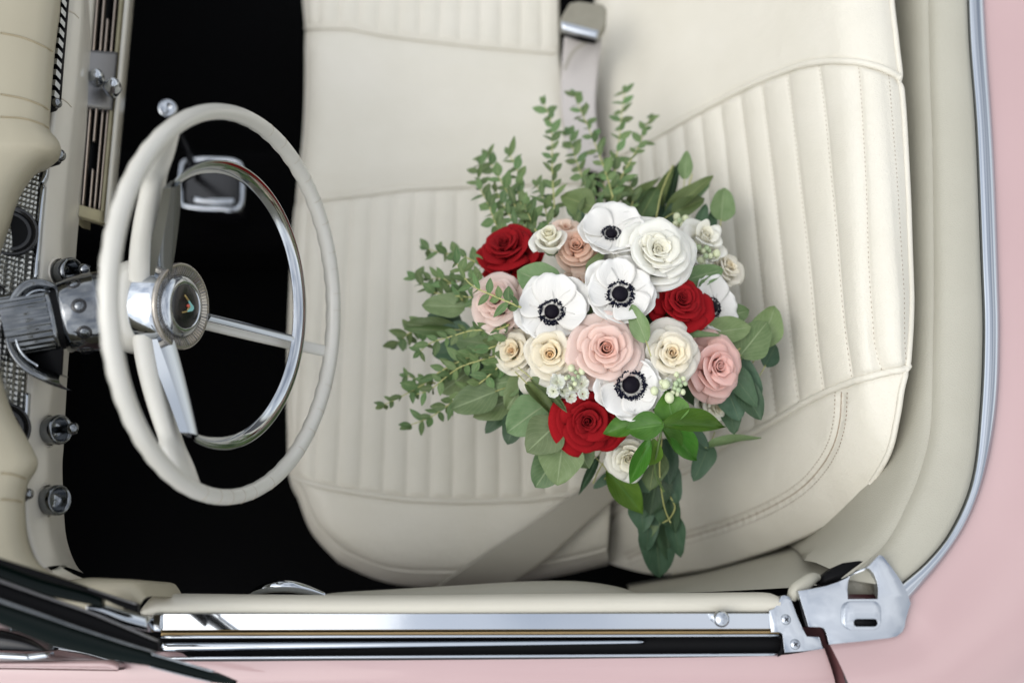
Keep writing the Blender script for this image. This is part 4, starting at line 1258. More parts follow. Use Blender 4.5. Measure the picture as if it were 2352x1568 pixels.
def rose(U, V, rpx, m, seed, n=None, z=None, tilt=None, N=26, open_=1.0, wav=0.035, H=0.75, name='rose', label=None, heart=0.0, tscale=1.0):
    rnd = random.Random(seed)
    z = dome_z(U, V) if z is None else z
    Rr = px(rpx*1.14, z)
    O = W(U, V, z)
    nn = dome_n(U, V) if n is None else np.asarray(n, float)
    nn = nn/np.linalg.norm(nn)
    a, b, nn = axes(nn, (1, 0.3, 0))
    Vv, f = lathe([(0.0, -0.62*Rr), (0.18*Rr, -0.60*Rr), (0.36*Rr, -0.45*Rr), (0.42*Rr, -0.25*Rr), (0.2*Rr, -0.05*Rr), (0.0, 0.0)], O, nn, 12)
    root = mk(name, Vv, f, CALYX, bq)
    if label:
        root['label'] = label
    phi = rnd.random()*6.28
    hox, hoy = rnd.uniform(-0.11, 0.11)*Rr, rnd.uniform(-0.11, 0.11)*Rr
    NU, NV = 17, 15
    for k in range(N):
        t = k/(N-1.0)
        phi += 2.399963+rnd.uniform(-0.3, 0.3)
        rl = Rr*(0.045+0.955*t**1.22)*rnd.uniform(0.97, 1.03)
        lipw = Rr*(0.045+0.25*sm(t, 0.12, 0.70)+0.10*sm(t, 0.7, 1.0))*rnd.uniform(0.75, 1.25)*(0.55+0.45*open_)
        lipw = min(lipw, rl*0.8)
        # height of the shoulder: hollow heart, full crown, outer petals sinking
        zs = H*Rr*(0.74+0.05*sm(t, 0.0, 0.22)-0.34*sm(t, 0.25, 0.75)-(0.62)*sm(t, 0.66, 1.0)*open_+rnd.uniform(-0.035, 0.035))
        lh = lipw*(1.05-0.45*sm(t, 0.3, 0.9))
        amax = R(52+26*sm(t, 0.15, 0.6)+10*sm(t, 0.6, 1.0)+rnd.uniform(-8, 14))
        w = (1.95-0.70*sm(t, 0.0, 0.5)-0.05*t)*rnd.uniform(0.92, 1.08)
        rb = Rr*(0.02+0.22*t); zb = -0.50*Rr
        r0 = rl-lipw
        sp = rnd.uniform(0.05, 0.10)*(1-0.45*t)
        tipn = rnd.uniform(-0.35, 0.35)
        tip = rnd.uniform(0.0, 0.10)*sm(t, 0.4, 0.8)
        sd = rnd.uniform(0, 50)
        hx, hy = hox*(1-t), hoy*(1-t)
        ofx, ofy = rnd.gauss(0, 0.022)*Rr*(0.3+t), rnd.gauss(0, 0.022)*Rr*(0.3+t)
        tj = rnd.uniform(-0.09, 0.09)
        tlt = rnd.gauss(0, 0.05)*(0.3+t)
        P, tint, ac, al = [], [], [], []
        for i in range(NU):
            u = -1+2*i/(NU-1.0)
            au = abs(u-tipn*0.4*(1-abs(u)))
            drop = 0.15*Rr*au**4*(0.5+0.7*t)
            for j in range(NV):
                v = j/(NV-1.0)
                if v < 0.5:
                    q = v/0.5
                    r = (1-q)**2*rb+2*q*(1-q)*(r0*1.06+0.02*Rr)+q*q*r0
                    zz = (1-q)**2*zb+2*q*(1-q)*(zb*0.35)+q*q*zs
                else:
                    q = (v-0.5)/0.5
                    a_ = q*amax*(1+0.15*t*au**2)
                    fl = 1-0.35*au**4+tip*math.exp(-((u-tipn)*4)**2)*2.2
                    r = r0+lipw*fl*(1-math.cos(a_))*1.15
                    if t < 0.2:          # the heart stays closed: its lips lean in
                        r = r0+lipw*0.6*math.sin(q*2.2)-rl*0.55*(1-t/0.2)*q*q
                    zz = zs+lh*fl*math.sin(a_)
                zz -= drop*v*v
                r *= 1+sp*u
                ang = phi+u*w*(0.55+0.45*sm(v, 0, 0.5))*(1-0.10*sm(v, 0.8, 1.0)*au)
                wv = noise.noise(Vector((u*1.1+sd, v*0.9, seed*0.37)))*wav*Rr*(0.2+v)*(0.3+t)
                r += wv; zz += wv*0.9+0.009*Rr*math.sin(u*4.2+sd)*sm(v, 0.6, 1.0)*(0.4+t)
                rf = noise.noise(Vector((u*3.6+sd*1.7, v*2.5, seed*0.11)))*0.045*Rr*sm(v, 0.75, 1.0)*(0.25+t)
                zz += rf; r += rf*0.7
                zz += tlt*r*math.sin(u*1.2)
                P.append(O+nn*zz+r*(math.cos(ang)*a+math.sin(ang)*b)+a*(ofx+hx)+b*(ofy+hy))
                tint.append(min(1, max(0, t*tscale+heart+0.16*(v-0.7)+tj)))
                ac.append(u); al.append(v)
        pe = mk('petal', P, gf(NU, NV), m, root, attr={'tint': tint, 'across': ac, 'along': al})
        so = pe.modifiers.new('thick', 'SOLIDIFY'); so.thickness = Rr*0.004; so.offset = 0
    return root

def petal_sheet(O, nn, a, b, phi, L, wid, cup, rise, m, parent, rnd, notch=0.05, wavy=0.05, curl=0.0, tint0=0.0, z0=0.0, NU=13, NV=11, name='petal'):
    P, tint, ac, al = [], [], [], []
    sd = rnd.uniform(0, 60)
    for i in range(NU):
        u = -1+2*i/(NU-1.0)
        for j in range(NV):
            v = j/(NV-1.0)
            prof_w = math.sin(math.pi*(0.10+0.62*v))**0.9*(1-0.55*sm(v, 0.75, 1.0)*0.35)
            lv = v*(1-0.16*abs(u)**2.2-notch*math.exp(-(u*4)**2))
            x = L*(0.10+0.90*lv)
            y = u*wid*prof_w
            zz = z0+rise*L*(lv**1.3)+cup*wid*(u*u)*0.6-curl*L*sm(lv, 0.7, 1.0)**2
            zz += wavy*L*noise.noise(Vector((u*1.5+sd, v*1.8, 4.2)))*(0.2+v)
            d = math.cos(phi)*a+math.sin(phi)*b
            e = -math.sin(phi)*a+math.cos(phi)*b
            P.append(O+d*x+e*y+nn*zz)
            tint.append(min(1, max(0, tint0+0.9*v))); ac.append(u); al.append(v)
    pe = mk(name, P, gf(NU, NV), m, parent, attr={'tint': tint, 'across': ac, 'along': al})
    so = pe.modifiers.new('thick', 'SOLIDIFY'); so.thickness = L*0.008; so.offset = 0
    return pe

def anemone(U, V, rpx, n, seed, z=None, dark=31, cup=0.16, label=None, off=(0, 0)):
    rnd = random.Random(seed)
    z = dome_z(U, V)+0.004 if z is None else z
    Rr, rd = px(rpx, z), px(dark, z)
    O = W(U, V, z)
    a, b, nn = axes(n, (1, 0, 0))
    Vv, f = lathe([(0.0, -0.35*Rr), (0.05*Rr, -0.34*Rr), (0.12*Rr, -0.04*Rr), (0.0, -0.01*Rr)], O, nn, 10)
    root = mk('anemone', Vv, f, STEMG, bq)
    if label:
        root['label'] = label
    ph = rnd.random()*6.28
    for layer, cnt, rs, z0, rise in ((0, 5, 1.0, -0.04, cup*0.75), (1, 5, 0.90, 0.0, cup*1.1)):
        for k in range(cnt):
            phi = ph+2*math.pi*k/cnt+layer*math.pi/cnt+rnd.uniform(-0.14, 0.14)
            d = math.cos(phi)*a+math.sin(phi)*b
            ext = 1+0.9*(d[0]*off[0]/rpx+d[1]*off[1]/rpx)
            petal_sheet(O, nn, a, b, phi, Rr*1.10*rs*ext*rnd.uniform(0.95, 1.06), Rr*rnd.uniform(0.58, 0.68), rnd.uniform(0.18, 0.34), rise+rnd.uniform(-0.06, 0.08), P_ANEM, root, rnd, notch=rnd.uniform(-0.02, 0.07), wavy=0.10, z0=(z0+0.012*k)*Rr, tint0=0.1)
    hgt = 0.24*Rr
    Vv, f = [], []
    prof = [(0.54, 0.0), (0.60, 0.2), (0.59, 0.42), (0.49, 0.62), (0.30, 0.76), (0.12, 0.82), (0.0, 0.83)]
    Vv, f = lathe([(r*rd*0.92, h*rd*0.75+0.02*Rr) for r, h in prof], O, nn, 22)
    mk('flower_centre', Vv, f, PLUM, root)
    parts = []
    for k in range(280):
        t = 6.283*k/140+rnd.uniform(-.04, .04)
        far_ = k % 2
        rr0 = rd*0.55
        rr1 = rd*(rnd.uniform(0.90, 1.04) if far_ else rnd.uniform(0.72, 0.90))
        h1 = rd*(rnd.uniform(0.10, 0.22) if far_ else rnd.uniform(0.20, 0.36))
        d = math.cos(t)*a+math.sin(t)*b
        p0 = O+d*rr0+nn*(0.02*Rr); p1 = O+d*rr1+nn*(h1+0.02*Rr)
        parts.append(tube(np.array([p0, p1]), rd*0.012, 3, caps=False))
        parts.append(tube(np.array([p1-d*rd*0.05, p1, p1+d*rd*0.055]), np.array([0.5, 1.0, 0.5])*rd*0.064, 5))
    Vv, f = merge(*parts)
    o = mk('stamens', Vv, f, NAVY, root); o['kind'] = 'stuff'
    return root

def nrm(x, y, z=1.0): return np.array([x, y, z])/math.sqrt(x*x+y*y+z*z)

rose(1171, 590, 71, P_RED, 11, n=nrm(-.30, .40), N=30, wav=0.03, label='deep red rose at the upper left of the bouquet')
rose(1552, 706, 65, P_RED, 23, n=nrm(.18, .10), N=30, z=0.828, label='deep red rose beside the right edge anemone')
rose(1352, 960, 70, P_RED, 37, n=nrm(.02, -.35), N=30, z=0.80, label='deep red rose above the trailing leaves')
rose(1389, 494, 24, P_RED, 39, n=nrm(0, .5), N=12, z=0.735, label='small red bloom peeping out behind the top anemone')
rose(1270, 812, 62, P_CREAM, 41, n=nrm(-.15, -.15), N=28, z=0.836, label='cream rose with a yellow heart left of the blush rose')
rose(1188, 808, 52, P_CREAM, 43, n=nrm(-.55, -.05), N=22, z=0.79, label='half hidden cream rose on the left side')
rose(1536, 815, 63, P_CREAM, 47, n=nrm(.08, -.10), N=28, z=0.84, heart=0.12, label='cream rose beside the pink rose')
rose(1383, 806, 76, P_BLUSH, 53, n=nrm(.0, -.12), N=30, z=0.848, open_=0.95, label='large blush rose in the middle of the bouquet')
rose(1148, 704, 62, P_BLUSH, 59, n=nrm(-.28, .0), N=28, z=0.80, heart=0.15, label='pale blush rose crossed by a eucalyptus sprig')
rose(1626, 850, 74, P_PINK, 61, n=nrm(.45, -.12), N=26, z=0.805, label='soft pink rose at the right')
rose(1322, 582, 52, P_PEACH, 67, n=nrm(-.05, .05), N=22, z=0.812, H=0.9, label='peach rose beside the white bud')
rose(1496, 592, 84, P_WHITE, 71, n=nrm(.12, .15), N=42, z=0.842, wav=0.075, heart=0.25, label='large white rose at the top')
rose(1440, 1042, 50, P_WHITE, 73, n=nrm(.02, -.55), N=20, z=0.765, label='white rose under the ruscus leaves')
rose(1634, 928, 42, P_WHITE, 79, n=nrm(.5, -.35), N=18, z=0.762, wav=0.08, label='small cream rose under the pink rose')
rose(1518, 543, 40, P_BLUSH, 83, n=nrm(.25, .55), N=14, z=0.80, heart=0.5, label='pale pink rose behind the large white rose')
rose(1265, 563, 40, P_WHITE, 89, n=nrm(-.2, .45), N=14, z=0.835, open_=0.45, H=1.25, name='lisianthus', label='white lisianthus bud beside the red rose')
rose(1604, 562, 60, P_WHITE, 97, n=nrm(.35, .35), N=14, z=0.79, wav=0.16, heart=0.3, name='lisianthus', label='white ruffled bloom at the upper right')
rose(1662, 622, 44, P_CREAM, 101, n=nrm(.6, .2), N=20, z=0.775, wav=0.16, heart=0.35, name='carnation', label='cream ruffled bloom on the right edge')
li = rose(1331, 755, 38, P_WHITE, 103, n=nrm(-.2, .05), N=10, z=0.835, wav=0.12, heart=0.3, name='lisianthus', label='small white flower with a yellow heart')
Vv, f = ball(W(1331, 757, 0.8445), 0.0034, 10)
mk('flower_centre', Vv, f, YELLOW, li)
rose(1300, 540, 40, P_PEACH, 107, n=nrm(0, .4), N=10, z=0.795, heart=0.5, label='pale peach outer bloom behind the white bud')
rose(1240, 870, 46, P_CREAM, 109, n=nrm(-.3, -.4), N=12, z=0.785, heart=0.5, label='cream outer bloom below the yellow hearted rose')

rose(1325, 652, 36, P_PEACH, 113, n=nrm(0, -.2), N=12, z=0.802, heart=0.5, label='pale peach outer petals above the left anemone')
rose(1478, 778, 32, P_CREAM, 115, n=nrm(0, 0), N=12, z=0.815, heart=0.4, label='small cream bloom between the middle roses')
rose(1565, 640, 42, P_WHITE, 117, n=nrm(.3, .1), N=14, z=0.80, heart=0.3, label='white bloom tucked behind the right red rose')
rose(1345, 730, 34, P_WHITE, 119, n=nrm(0, 0), N=12, z=0.80, heart=0.3, label='white bloom tucked between the anemones')
rose(1205, 690, 34, P_BLUSH, 121, n=nrm(-.2, .1), N=12, z=0.79, heart=0.5, label='blush outer bloom under the left anemone')
anemone(1404, 541, 76, nrm(-.05, .42), 201, z=0.838, dark=26, cup=0.26, off=(6, 12), label='white anemone at the top of the bouquet')
anemone(1268, 718, 82, nrm(-.14, .02), 207, z=0.842, dark=32, cup=0.16, off=(2, 10), label='white anemone left of the centre')
anemone(1423, 678, 80, nrm(.02, .06), 211, z=0.857, dark=35, cup=0.18, off=(0, 12), label='white anemone in the centre')
anemone(1448, 884, 72, nrm(.02, -.16), 223, z=0.846, dark=37, cup=0.20, off=(-8, -6), label='white anemone at the bottom')
anemone(1632, 706, 66, nrm(.72, .02), 229, z=0.800, dark=27, cup=0.24, off=(2, 4), label='white anemone turned away at the right edge')

# stock and buds ------------------------------------------------
def stock(U, V, z, florets, buds, seed, label):
    rnd = random.Random(seed)
    O = W(U, V, z-0.03)
    Vv, f = tube(np.array([O, W(U, V, z-0.004)]), 0.0018, 6)
    root = mk('stock_flower', Vv, f, STEMG, bq)
    root['label'] = label
    for (u, v, r) in florets:
        c = W(u, v, z+0.004+rnd.uniform(-0.004, 0.004))
        nn = nrm(rnd.uniform(-.5, .5), rnd.uniform(-.5, .5))
        a, b, nn = axes(nn, (1, 0, 0))
        for k in range(5):
            petal_sheet(c, nn, a, b, 6.283*k/5+rnd.uniform(-.3, .3), px(r, z), px(r*0.62, z), 0.3, rnd.uniform(0.1, 0.6), P_STOCK, root, rnd, wavy=0.35, notch=0.15, NU=7, NV=6, tint0=0.0, name='floret')
    for (u, v, r, g_) in buds:
        c = W(u, v, z+0.008+rnd.uniform(-0.003, 0.004))
        Vv, f = ball(c, px(r, z), 12, (1, 1.0+0.25*rnd.random(), 1.1))
        mk('bud', Vv, f, BUDG if g_ else BUD, root)
    return root
def s4(x, y): return (1057+x*0.293, 459+y*0.293)
stock(1309, 880, 0.848, [s4(760, 1430)+(20,), s4(800, 1500)+(19,), s4(880, 1470)+(18,), s4(950, 1440)+(19,), s4(960, 1520)+(15,), s4(730, 1500)+(16,), s4(860, 1540)+(15,)],
      [s4(872, 1318)+(8.5, 0), s4(955, 1340)+(8.5, 0), s4(905, 1350)+(5, 1), s4(850, 1385)+(5, 1), s4(925, 1385)+(5, 1), s4(885, 1400)+(5.5, 1), s4(900, 1440)+(6, 0), s4(865, 1478)+(5, 0), s4(830, 1395)+(4.5, 0)], 5, 'white stock florets above the lower red rose')
stock(1540, 886, 0.848, [s4(1620, 1440)+(14,), s4(1590, 1470)+(13,)],
      [s4(1695, 1368)+(6.5, 0), s4(1610, 1445)+(10, 0), s4(1522, 1495)+(9.5, 0), s4(1640, 1550)+(11, 0), s4(1580, 1430)+(7, 0), s4(1750, 1400)+(6, 0), s4(1715, 1415)+(6.5, 1), s4(1690, 1440)+(6.5, 1), s4(1725, 1450)+(6.5, 1), s4(1680, 1475)+(6.5, 1), s4(1710, 1490)+(6.5, 1), s4(1745, 1505)+(6.5, 0), s4(1665, 1510)+(5.5, 0), s4(1765, 1440)+(5.5, 1), s4(1700, 1520)+(5.5, 0)], 6, 'pale green stock buds beside the pink rose')
stock(1622, 584, 0.80, [s4(1990, 450)+(16,), s4(1830, 370)+(14,), s4(1900, 480)+(13,)],
      [s4(1830, 360)+(9.5, 0), s4(1880, 480)+(10, 0), s4(1870, 370)+(7, 1), s4(1930, 375)+(7, 1), s4(1905, 400)+(6.5, 0), s4(1960, 440)+(7, 0), s4(1925, 440)+(6.5, 1), s4(2010, 420)+(9, 0), s4(1950, 395)+(6, 1)], 7, 'stock buds at the upper right')
stock(1572, 508, 0.755, [], [s4(1698, 135)+(9, 0), s4(1765, 150)+(9, 0), s4(1690, 190)+(8.5, 0), s4(1745, 200)+(8, 0), s4(1790, 195)+(8, 0), s4(1720, 165)+(7, 1), s4(1800, 160)+(6, 1)], 8, 'cluster of round pale buds by the olive leaves')

# leaves ---------------------------------------------------------
def leaf_template(kind, seed):
    rnd = random.Random(seed)
    NU, NV = (9, 13)
    P, ac, al = [], [], []
    sd = rnd.uniform(0, 90)
    for j in range(NV):
        v = j/(NV-1.0)
        if kind == 'round':
            w = 0.5*math.sin(math.pi*min(1, 0.02+0.98*v)**0.80)**0.62*(1+0.05*math.sin(9*v+sd))
            w = max(w, 0.012)
        elif kind == 'small':
            w = 0.5*math.sin(math.pi*(0.02+0.97*v)**0.95)**0.85
        else:
            w = 0.5*math.sin(math.pi*(0.015+0.985*v)**0.78)**0.95*(1-0.15*v)
        for i in range(NU):
            u = -1+2*i/(NU-1.0)
            x = v-0.05*(u*u)*math.sin(math.pi*v)*(0 if kind == 'ruscus' else 1)
            if kind == 'round':
                x += 0.05*(v**6)*(-(math.exp(-(u*3.5)**2)))*rnd.choice((0, 1, 1))*0+0
            y = u*w
            cup = {'round': 0.10, 'small': 0.05, 'ruscus': 0.18}[kind]
            z = cup*abs(u)**1.5*w*1.6+{'round': -0.10, 'small': -0.06, 'ruscus': -0.22}[kind]*(v-0.3)**2
            z += (0.05 if kind != 'small' else 0.025)*noise.noise(Vector((u*1.2+sd, v*2.2, 0.3)))
            P.append((x, y, z)); ac.append(u); al.append(v)
    me = bpy.data.meshes.new('leaf_'+kind)
    me.from_pydata(P, [], gf(NV, NU))
    me.polygons.foreach_set('use_smooth', [True]*len(me.polygons))
    for k, vals in (('across', ac), ('along', al)):
        a = me.attributes.new(k, 'FLOAT', 'POINT'); a.data.foreach_set('value', np.asarray(vals, np.float32))
    return me
TPL = {}
def tpl(kind, m, i):
    key = (kind, m.name, i)
    if key not in TPL:
        me = leaf_template(kind, i*13+len(kind))
        me.materials.append(m)
        TPL[key] = me
    return TPL[key]

def put_leaf(base, d, up, L, Wd, kind, m, parent, name='leaf', i=None):
    d = np.asarray(d, float); d = d/np.linalg.norm(d)
    up = np.asarray(up, float); up = up-d*np.dot(up, d); up /= np.linalg.norm(up)+1e-9
    sd = np.cross(up, d)
    M = Matrix(((d[0]*L, sd[0]*Wd, up[0]*L, base[0]), (d[1]*L, sd[1]*Wd, up[1]*L, base[1]), (d[2]*L, sd[2]*Wd, up[2]*L, base[2]), (0, 0, 0, 1)))
    o = bpy.data.objects.new(name, tpl(kind, m, random.randrange(5) if i is None else i))
    link(o, parent, M)
    return o

def leaf_at(U, V, hl, hw, ang, z, m=None, kind='round', dip=-0.15, roll=0.0, stem=True):
    """a broad leaf centred at (U, V); hl, hw half length and width in pixels; ang the way its tip points"""
    m = m or L_EUC
    L, Wd = px(hl*2.2, z), px(hw*2.2, z)
    a = R(ang)
    d = np.array([math.cos(a), math.sin(a), dip])
    d /= np.linalg.norm(d)
    side_ = np.array([-math.sin(a), math.cos(a), 0])
    up = np.array([0, 0, 1.0])*math.cos(roll)+side_*math.sin(roll)
    base = W(U, V, z)-d*L*0.5
    o = put_leaf(base, d, up, L, Wd, kind, m, bq)
    if stem:
        c = base-d*L*0.35; c[2] -= 0.006
        Vv, f = tube(cat([base+d*L*0.04, base-d*L*0.12-np.array([0, 0, 0.001]), c], 6), 0.0007, 5)
        mk('petiole', Vv, f, STEM, o, M=None)
    return o

E, O_, D_, RU = L_EUC, L_OLV, L_DRK, L_RUS
for a in [
    # among the flowers
    (1233, 642, 50, 42, 150, .826, E), (1467, 741, 46, 22, 108, .868, E, 'round', -.1, 0.5), (1611, 771, 44, 13, 6, .835, E, 'round', -.1, .6), (1462, 790, 40, 8, 95, .85, E, 'round', 0, .6),
    (1620, 630, 47, 24, 20, .815, E, 'round', -.2, -.3), (1370, 602, 34, 16, 60, .835, E, 'round', 0, .5), (1332, 738, 62, 12, 42, .838, E, 'round', 0, .8), (1360, 700, 40, 12, 70, .83, O_, 'round', 0, .5), (1400, 745, 30, 16, 80, .83, D_),
    # lower left fans
    (1207, 961, 48, 44, 215, .785, E), (1246, 1004, 45, 43, 222, .795, E), (1287, 1061, 48, 46, 262, .785, E), (1256, 1080, 42, 38, 235, .765, E), (1331, 1034, 42, 36, 300, .772, E), (1178, 985, 34, 26, 250, .765, D_), (1262, 906, 52, 15, 318, .83, E, 'round', -.1, .5), (1245, 920, 50, 17, 312, .80, O_, 'round', -.1, .4), (1225, 925, 44, 22, 300, .775, D_),
    # left mass
    (1088, 918, 52, 36, 200, .762, E), (1131, 935, 46, 32, 205, .752, E), (1155, 878, 42, 34, 190, .765, E), (1051, 872, 46, 36, 215, .735, E), (1088, 785, 42, 38, 170, .752, E), (1034, 806, 40, 27, 185, .735, D_), (988, 750, 58, 22, 172, .735, E, 'round', -.1, .3), (985, 757, 55, 12, 178, .745, O_, 'round', -.1, .5), (1018, 702, 48, 28, 175, .748, E), (1138, 966, 34, 18, 230, .735, D_), (1062, 842, 40, 30, 190, .73, D_), (1020, 735, 40, 24, 160, .72, D_), (1120, 855, 44, 36, 180, .745, D_), (1045, 760, 36, 22, 170, .74, D_), (1190, 900, 44, 32, 235, .77, E), (1105, 880, 36, 26, 200, .75, O_),
    # right fan
    (1676, 726, 50, 32, 20, .785, E), (1676, 758, 52, 31, 12, .805, E), (1732, 777, 54, 40, 50, .795, E), (1764, 748, 54, 34, 65, .775, E), (1770, 815, 30, 20, 60, .765, D_), (1714, 862, 54, 25, 310, .785, D_), (1704, 886, 54, 26, 308, .792, D_), (1724, 920, 46, 28, 300, .782, D_), (1684, 926, 38, 32, 290, .782, D_), (1680, 960, 34, 22, 280, .76, D_), (1665, 800, 30, 20, 20, .775, D_),
    # top greens
    (1325, 462, 40, 33, 155, .745, O_), (1472, 452, 66, 18, 52, .72, O_, 'ruscus', .1, .4), (1490, 466, 50, 26, 62, .725, O_), (1528, 438, 66, 17, 75, .715, O_, 'ruscus', .1, .5), (1548, 420, 60, 14, 76, .70, D_, 'ruscus', .1, .3), (1584, 448, 70, 21, 42, .735, O_, 'round', .1, .4), (1582, 472, 44, 22, 30, .74, O_), (1575, 378, 34, 16, 84, .72, E, 'round', .1, .2), (1660, 468, 44, 28, 80, .735, E), (1598, 440, 44, 18, 35, .72, E), (1612, 500, 40, 14, 70, .74, D_), (1635, 505, 34, 12, 75, .735, D_), (1500, 480, 50, 30, 60, .715, D_), (1340, 510, 34, 14, 110, .755, D_), (1400, 465, 36, 10, 85, .72, D_), (1450, 480, 40, 12, 60, .73, D_), (1425, 500, 40, 18, 80, .74, D_), (1545, 490, 40, 18, 70, .735, D_),
    # hanging tail
    (1504, 1121, 59, 35, 262, .70, D_, 'round', -.4), (1438, 1131, 61, 32, 312, .715, RU, 'ruscus', -.3), (1464, 1082, 50, 37, 300, .715, D_), (1474, 1182, 35, 27, 275, .675, D_), (1488, 1220, 42, 21, 268, .66, D_, 'round', -.4), (1511, 1260, 61, 39, 276, .64, D_, 'round', -.4), (1552, 1228, 50, 20, 285, .66, D_, 'round', -.4), (1544, 1172, 50, 16, 282, .68, D_, 'round', -.4), (1352, 1092, 47, 10, 242, .715, D_, 'ruscus', -.3), (1386, 1104, 26, 11, 215, .715, D_, 'round'), (1686, 1014, 61, 12, 12, .735, E, 'round', -.1, .6), (1612, 1062, 42, 23, 245, .71, D_), (1530, 1060, 47, 27, 280, .72, D_), (1500, 1080, 42, 29, 260, .74, L_OLV), (1590, 1000, 47, 24, 320, .745, D_), (1530, 1230, 54, 24, 280, .65, D_, 'round', -.4),
    (1478, 1140, 46, 30, 270, .685, L_DRK, 'round', -.3), (1520, 1160, 44, 28, 285, .68, L_DRK, 'round', -.3), (1492, 1190, 44, 26, 262, .665, L_EUC, 'round', -.3), (1530, 1205, 50, 26, 278, .655, L_DRK, 'round', -.3), (1482, 1060, 44, 30, 275, .735, L_EUC), (1540, 1110, 44, 26, 290, .70, L_DRK),
]:
    leaf_at(*a)
# ruscus: base and tip of each blade
def s5(x, y): return (1057+x*0.334, 827+y*0.334)
def blade(b, t, hw, zb, zt, roll=0.0):
    p, q = W(*s5(*b), zb), W(*s5(*t), zt)
    d = q-p
    L = np.linalg.norm(d)
    sd = np.cross([0, 0, 1.0], d/L)
    put_leaf(p, d, np.array([0, 0, 1.0])*math.cos(roll)+sd*math.sin(roll), L, px(hw*0.334*2, zb), 'ruscus', RU, bq)
blade((1470, 430), (1420, 205), 130, .85, .855)
blade((1220, 420), (975, 505), 80, .84, .825)
blade((1400, 440), (1122, 478), 108, .862, .84)
blade((1390, 440), (1862, 436), 92, .862, .82, .2)
blade((1395, 455), (1665, 700), 100, .856, .80)
blade((1400, 470), (1530, 645), 80, .858, .82, .3)
blade((1300, 535), (1158, 872), 66, .846, .80)
blade((1330, 545), (1300, 745), 78, .842, .80)
Vv, f = tube(cw([s5(1395, 440)+(.858,), s5(1360, 600)+(.835,), s5(1340, 760)+(.79,), s5(1400, 900)+(.74,)], 24), 0.0014, 6)
mk('ruscus_stem', Vv, f, STEMG, bq)

# eucalyptus sprigs ---------------------------------------------
def sprig(pts, z0, z1, seed, L0=38, L1=22, step=23, m=L_PRV, wr=0.42):
    rnd = random.Random(seed)
    n = 40
    P3 = cw([(p[0], p[1], z0+(z1-z0)*i/(len(pts)-1)) for i, p in enumerate(pts)], n)
    Vv, f = tube(P3, np.linspace(0.0013, 0.0006, n), 6)
    root = mk('eucalyptus_sprig', Vv, f, STEM, bq)
    T, Nn, Bb = frames(P3)
    length = np.linalg.norm(np.diff(P3, axis=0), axis=1).sum()
    cnt = max(3, int(length/px(step, z0)))
    for k in range(cnt+1):
        q = (k+0.3)/(cnt+0.3)
        i = min(n-1, int(q*(n-1)))
        t, d0_ = T[i], P3[i]
        upv = np.array([0, 0, 1.0]); upv = upv-t*np.dot(upv, t); upv /= np.linalg.norm(upv)
        sd = np.cross(t, upv)
        phi = (0.15 if k % 2 else 1.0)+rnd.uniform(-0.35, 0.45)
        Lf = px(L0+(L1-L0)*q, z0)*rnd.uniform(0.82, 1.12)
        for sgn in (-1, 1):
            lat = math.cos(phi)*sd*sgn+math.sin(phi)*upv*sgn
            spread = R(rnd.uniform(28, 72))
            d = math.cos(spread)*t+math.sin(spread)*lat
            upl = np.array([0, 0, 1.0])+rnd.uniform(-.6, .6)*sd+rnd.uniform(-.2, .6)*t
            put_leaf(d0_, d, upl, Lf*rnd.uniform(0.95, 1.38), Lf*wr*rnd.uniform(1.0, 1.6), 'small', m, root)
    put_leaf(P3[-1], T[-1], [0.1, 0, 1], px(L1*1.1, z1), px(L1*0.5, z1), 'small', m, root)
    return root
def s6(x, y): return (854+x*0.334, 184+y*0.334)
def s8(x, y): return (854+x*0.334, 524+y*0.334)
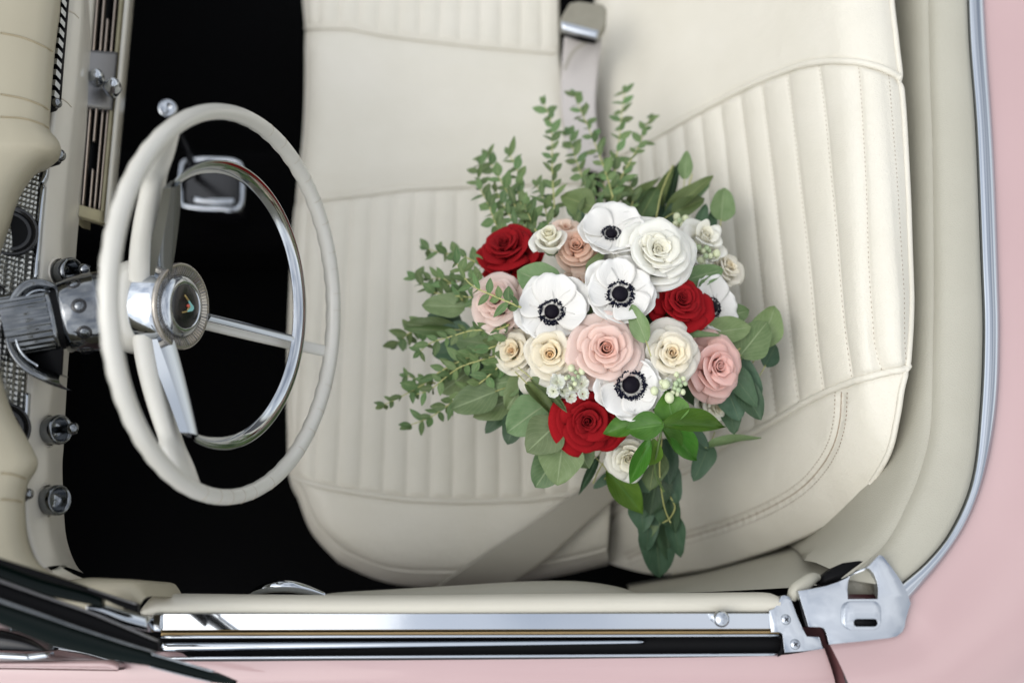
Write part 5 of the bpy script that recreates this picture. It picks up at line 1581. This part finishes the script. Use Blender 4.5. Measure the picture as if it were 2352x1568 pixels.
sprigs = [
    ([(1275, 500), (1270, 424), (1268, 371), (1268, 324), (1265, 278), (1250, 240)], .745, .68, 34, 30, 27),
    ([(1412, 470), (1398, 418), (1382, 371), (1368, 334), (1352, 294), (1335, 257), (1320, 222)], .745, .66, 34, 30, 27),
    ([(1402, 490), (1408, 430), (1415, 371), (1422, 318), (1428, 261), (1434, 214)], .745, .66, 36, 30, 34),
    ([(1405, 470), (1422, 418), (1455, 358), (1469, 334), (1479, 301), (1493, 274)], .745, .67, 36, 26, 26),
    ([(1375, 490), (1355, 444), (1335, 401), (1318, 351), (1306, 310)], .74, .67, 36, 32, 27),
    ([(1215, 540), (1198, 500), (1155, 424), (1141, 398), (1120, 362)], .755, .69, 40, 34, 27),
    ([(1218, 545), (1208, 505), (1191, 444), (1188, 391), (1172, 358)], .76, .70, 38, 36, 27),
    ([(1165, 545), (1141, 518), (1121, 468), (1100, 424), (1102, 378)], .755, .69, 36, 32, 23),
    ([(1265, 540), (1258, 510), (1248, 458), (1233, 428)], .77, .72, 38, 30, 22),
    ([(1200, 550), (1180, 510), (1160, 478), (1140, 440)], .765, .715, 36, 28, 22),
    ([(1240, 550), (1215, 495), (1205, 470)], .772, .74, 38, 34, 20),
    ([(1110, 612), (1091, 601), (1051, 584), (1014, 581), (985, 572)], .765, .70, 36, 34, 34),
    ([(1197, 706), (1131, 678), (1088, 658), (1060, 630), (1050, 606)], .86, .82, 38, 32, 27),
    ([(1120, 690), (1071, 681), (1031, 678), (988, 668), (955, 640)], .775, .72, 38, 34, 25),
    ([(1170, 745), (1141, 756), (1084, 759), (1041, 771), (988, 788), (966, 806)], .815, .755, 36, 28, 27),
    ([(1165, 780), (1138, 794), (1081, 818), (1014, 851), (984, 875), (921, 911), (884, 928)], .805, .70, 42, 30, 27),
    ([(1170, 808), (1151, 814), (1068, 838), (1034, 858), (1001, 885), (981, 898), (958, 905)], .795, .72, 42, 26, 27),
    ([(1180, 820), (1158, 831), (1108, 875), (1074, 898), (1041, 921), (1018, 938), (988, 958), (944, 975)], .80, .70, 42, 30, 27),
    ([(1000, 880), (964, 871), (936, 864)], .725, .71, 24, 22, 20),
    ([(990, 745), (945, 762), (915, 785)], .735, .68, 36, 38, 22),
    ([(1110, 650), (1080, 640), (1040, 650), (1005, 660)], .77, .735, 36, 28, 24),
    ([(1062, 690), (1045, 660), (1018, 640), (990, 640)], .76, .72, 34, 26, 22),
    ([(1320, 520), (1330, 480), (1345, 440), (1350, 415)], .76, .71, 34, 28, 23),
    ([(1440, 500), (1455, 450), (1440, 400)], .745, .71, 38, 30, 25),
    ([(1395, 505), (1400, 460), (1385, 420)], .745, .71, 36, 30, 23),
]
for i, s in enumerate(sprigs):
    sprig(s[0], s[1], s[2], 300+i, s[3], s[4], s[5])
# long bare stems and tendrils at right and in the tail
for pts in ([(1655, 815, .80), (1680, 812, .80), (1700, 800, .80)], [(1655, 830, .80), (1690, 830, .79), (1712, 818, .79)], [(1520, 1010, .80), (1515, 1080, .75), (1525, 1160, .70), (1540, 1200, .68)], [(1540, 1140, .70), (1550, 1165, .69), (1538, 1190, .68), (1522, 1200, .68)],
            [(1285, 860, .82), (1282, 930, .81), (1284, 970, .80), (1270, 985, .80)], [(1560, 520, .74), (1575, 450, .73), (1590, 400, .72)], [(1506, 505, .74), (1520, 440, .73), (1545, 380, .715)], [(1400, 1040, .74), (1375, 1080, .72), (1362, 1110, .71)], [(1395, 1060, .73), (1400, 1085, .72), (1388, 1100, .72)]):
    Vv, f = tube(cw(pts, 18), 0.0010, 6)
    mk('stem', Vv, f, STEM, bq)
# stalks gathered under the flowers, down to the cushion
for k in range(22):
    rnd = random.Random(900+k)
    u, v = 1400+rnd.uniform(-190, 190), 770+rnd.uniform(-200, 200)
    p0 = W(u, v, dome_z(u, v)-0.04)
    ctr = W(1400, 790, 0.70)+np.array([rnd.uniform(-.012, .012), rnd.uniform(-.012, .012), 0])
    p2 = np.array([0.10+rnd.uniform(-.02, .02), 0.36+rnd.uniform(-.02, .02), 0.492])
    Vv, f = tube(cat([p0, (p0+ctr)/2+np.array([0, 0, -0.01]), ctr, (ctr+p2)/2, p2], 18), 0.0024, 6)
    mk('stalk', Vv, f, STEMG, bq)
# loose inner foliage that closes the gaps between the blooms
for k in range(70):
    rnd = random.Random(1300+k)
    a = rnd.random()*6.283; rr_ = math.sqrt(rnd.random())
    u, v = 1402+245*rr_*math.cos(a), 765+245*rr_*math.sin(a)
    leaf_at(u, v, rnd.uniform(28, 44), rnd.uniform(18, 30), math.degrees(-a)+rnd.uniform(-40, 40), dome_z(u, v)-rnd.uniform(0.03, 0.05), D_ if k % 2 else O_, 'round', -.2, rnd.uniform(-.4, .4), stem=False)
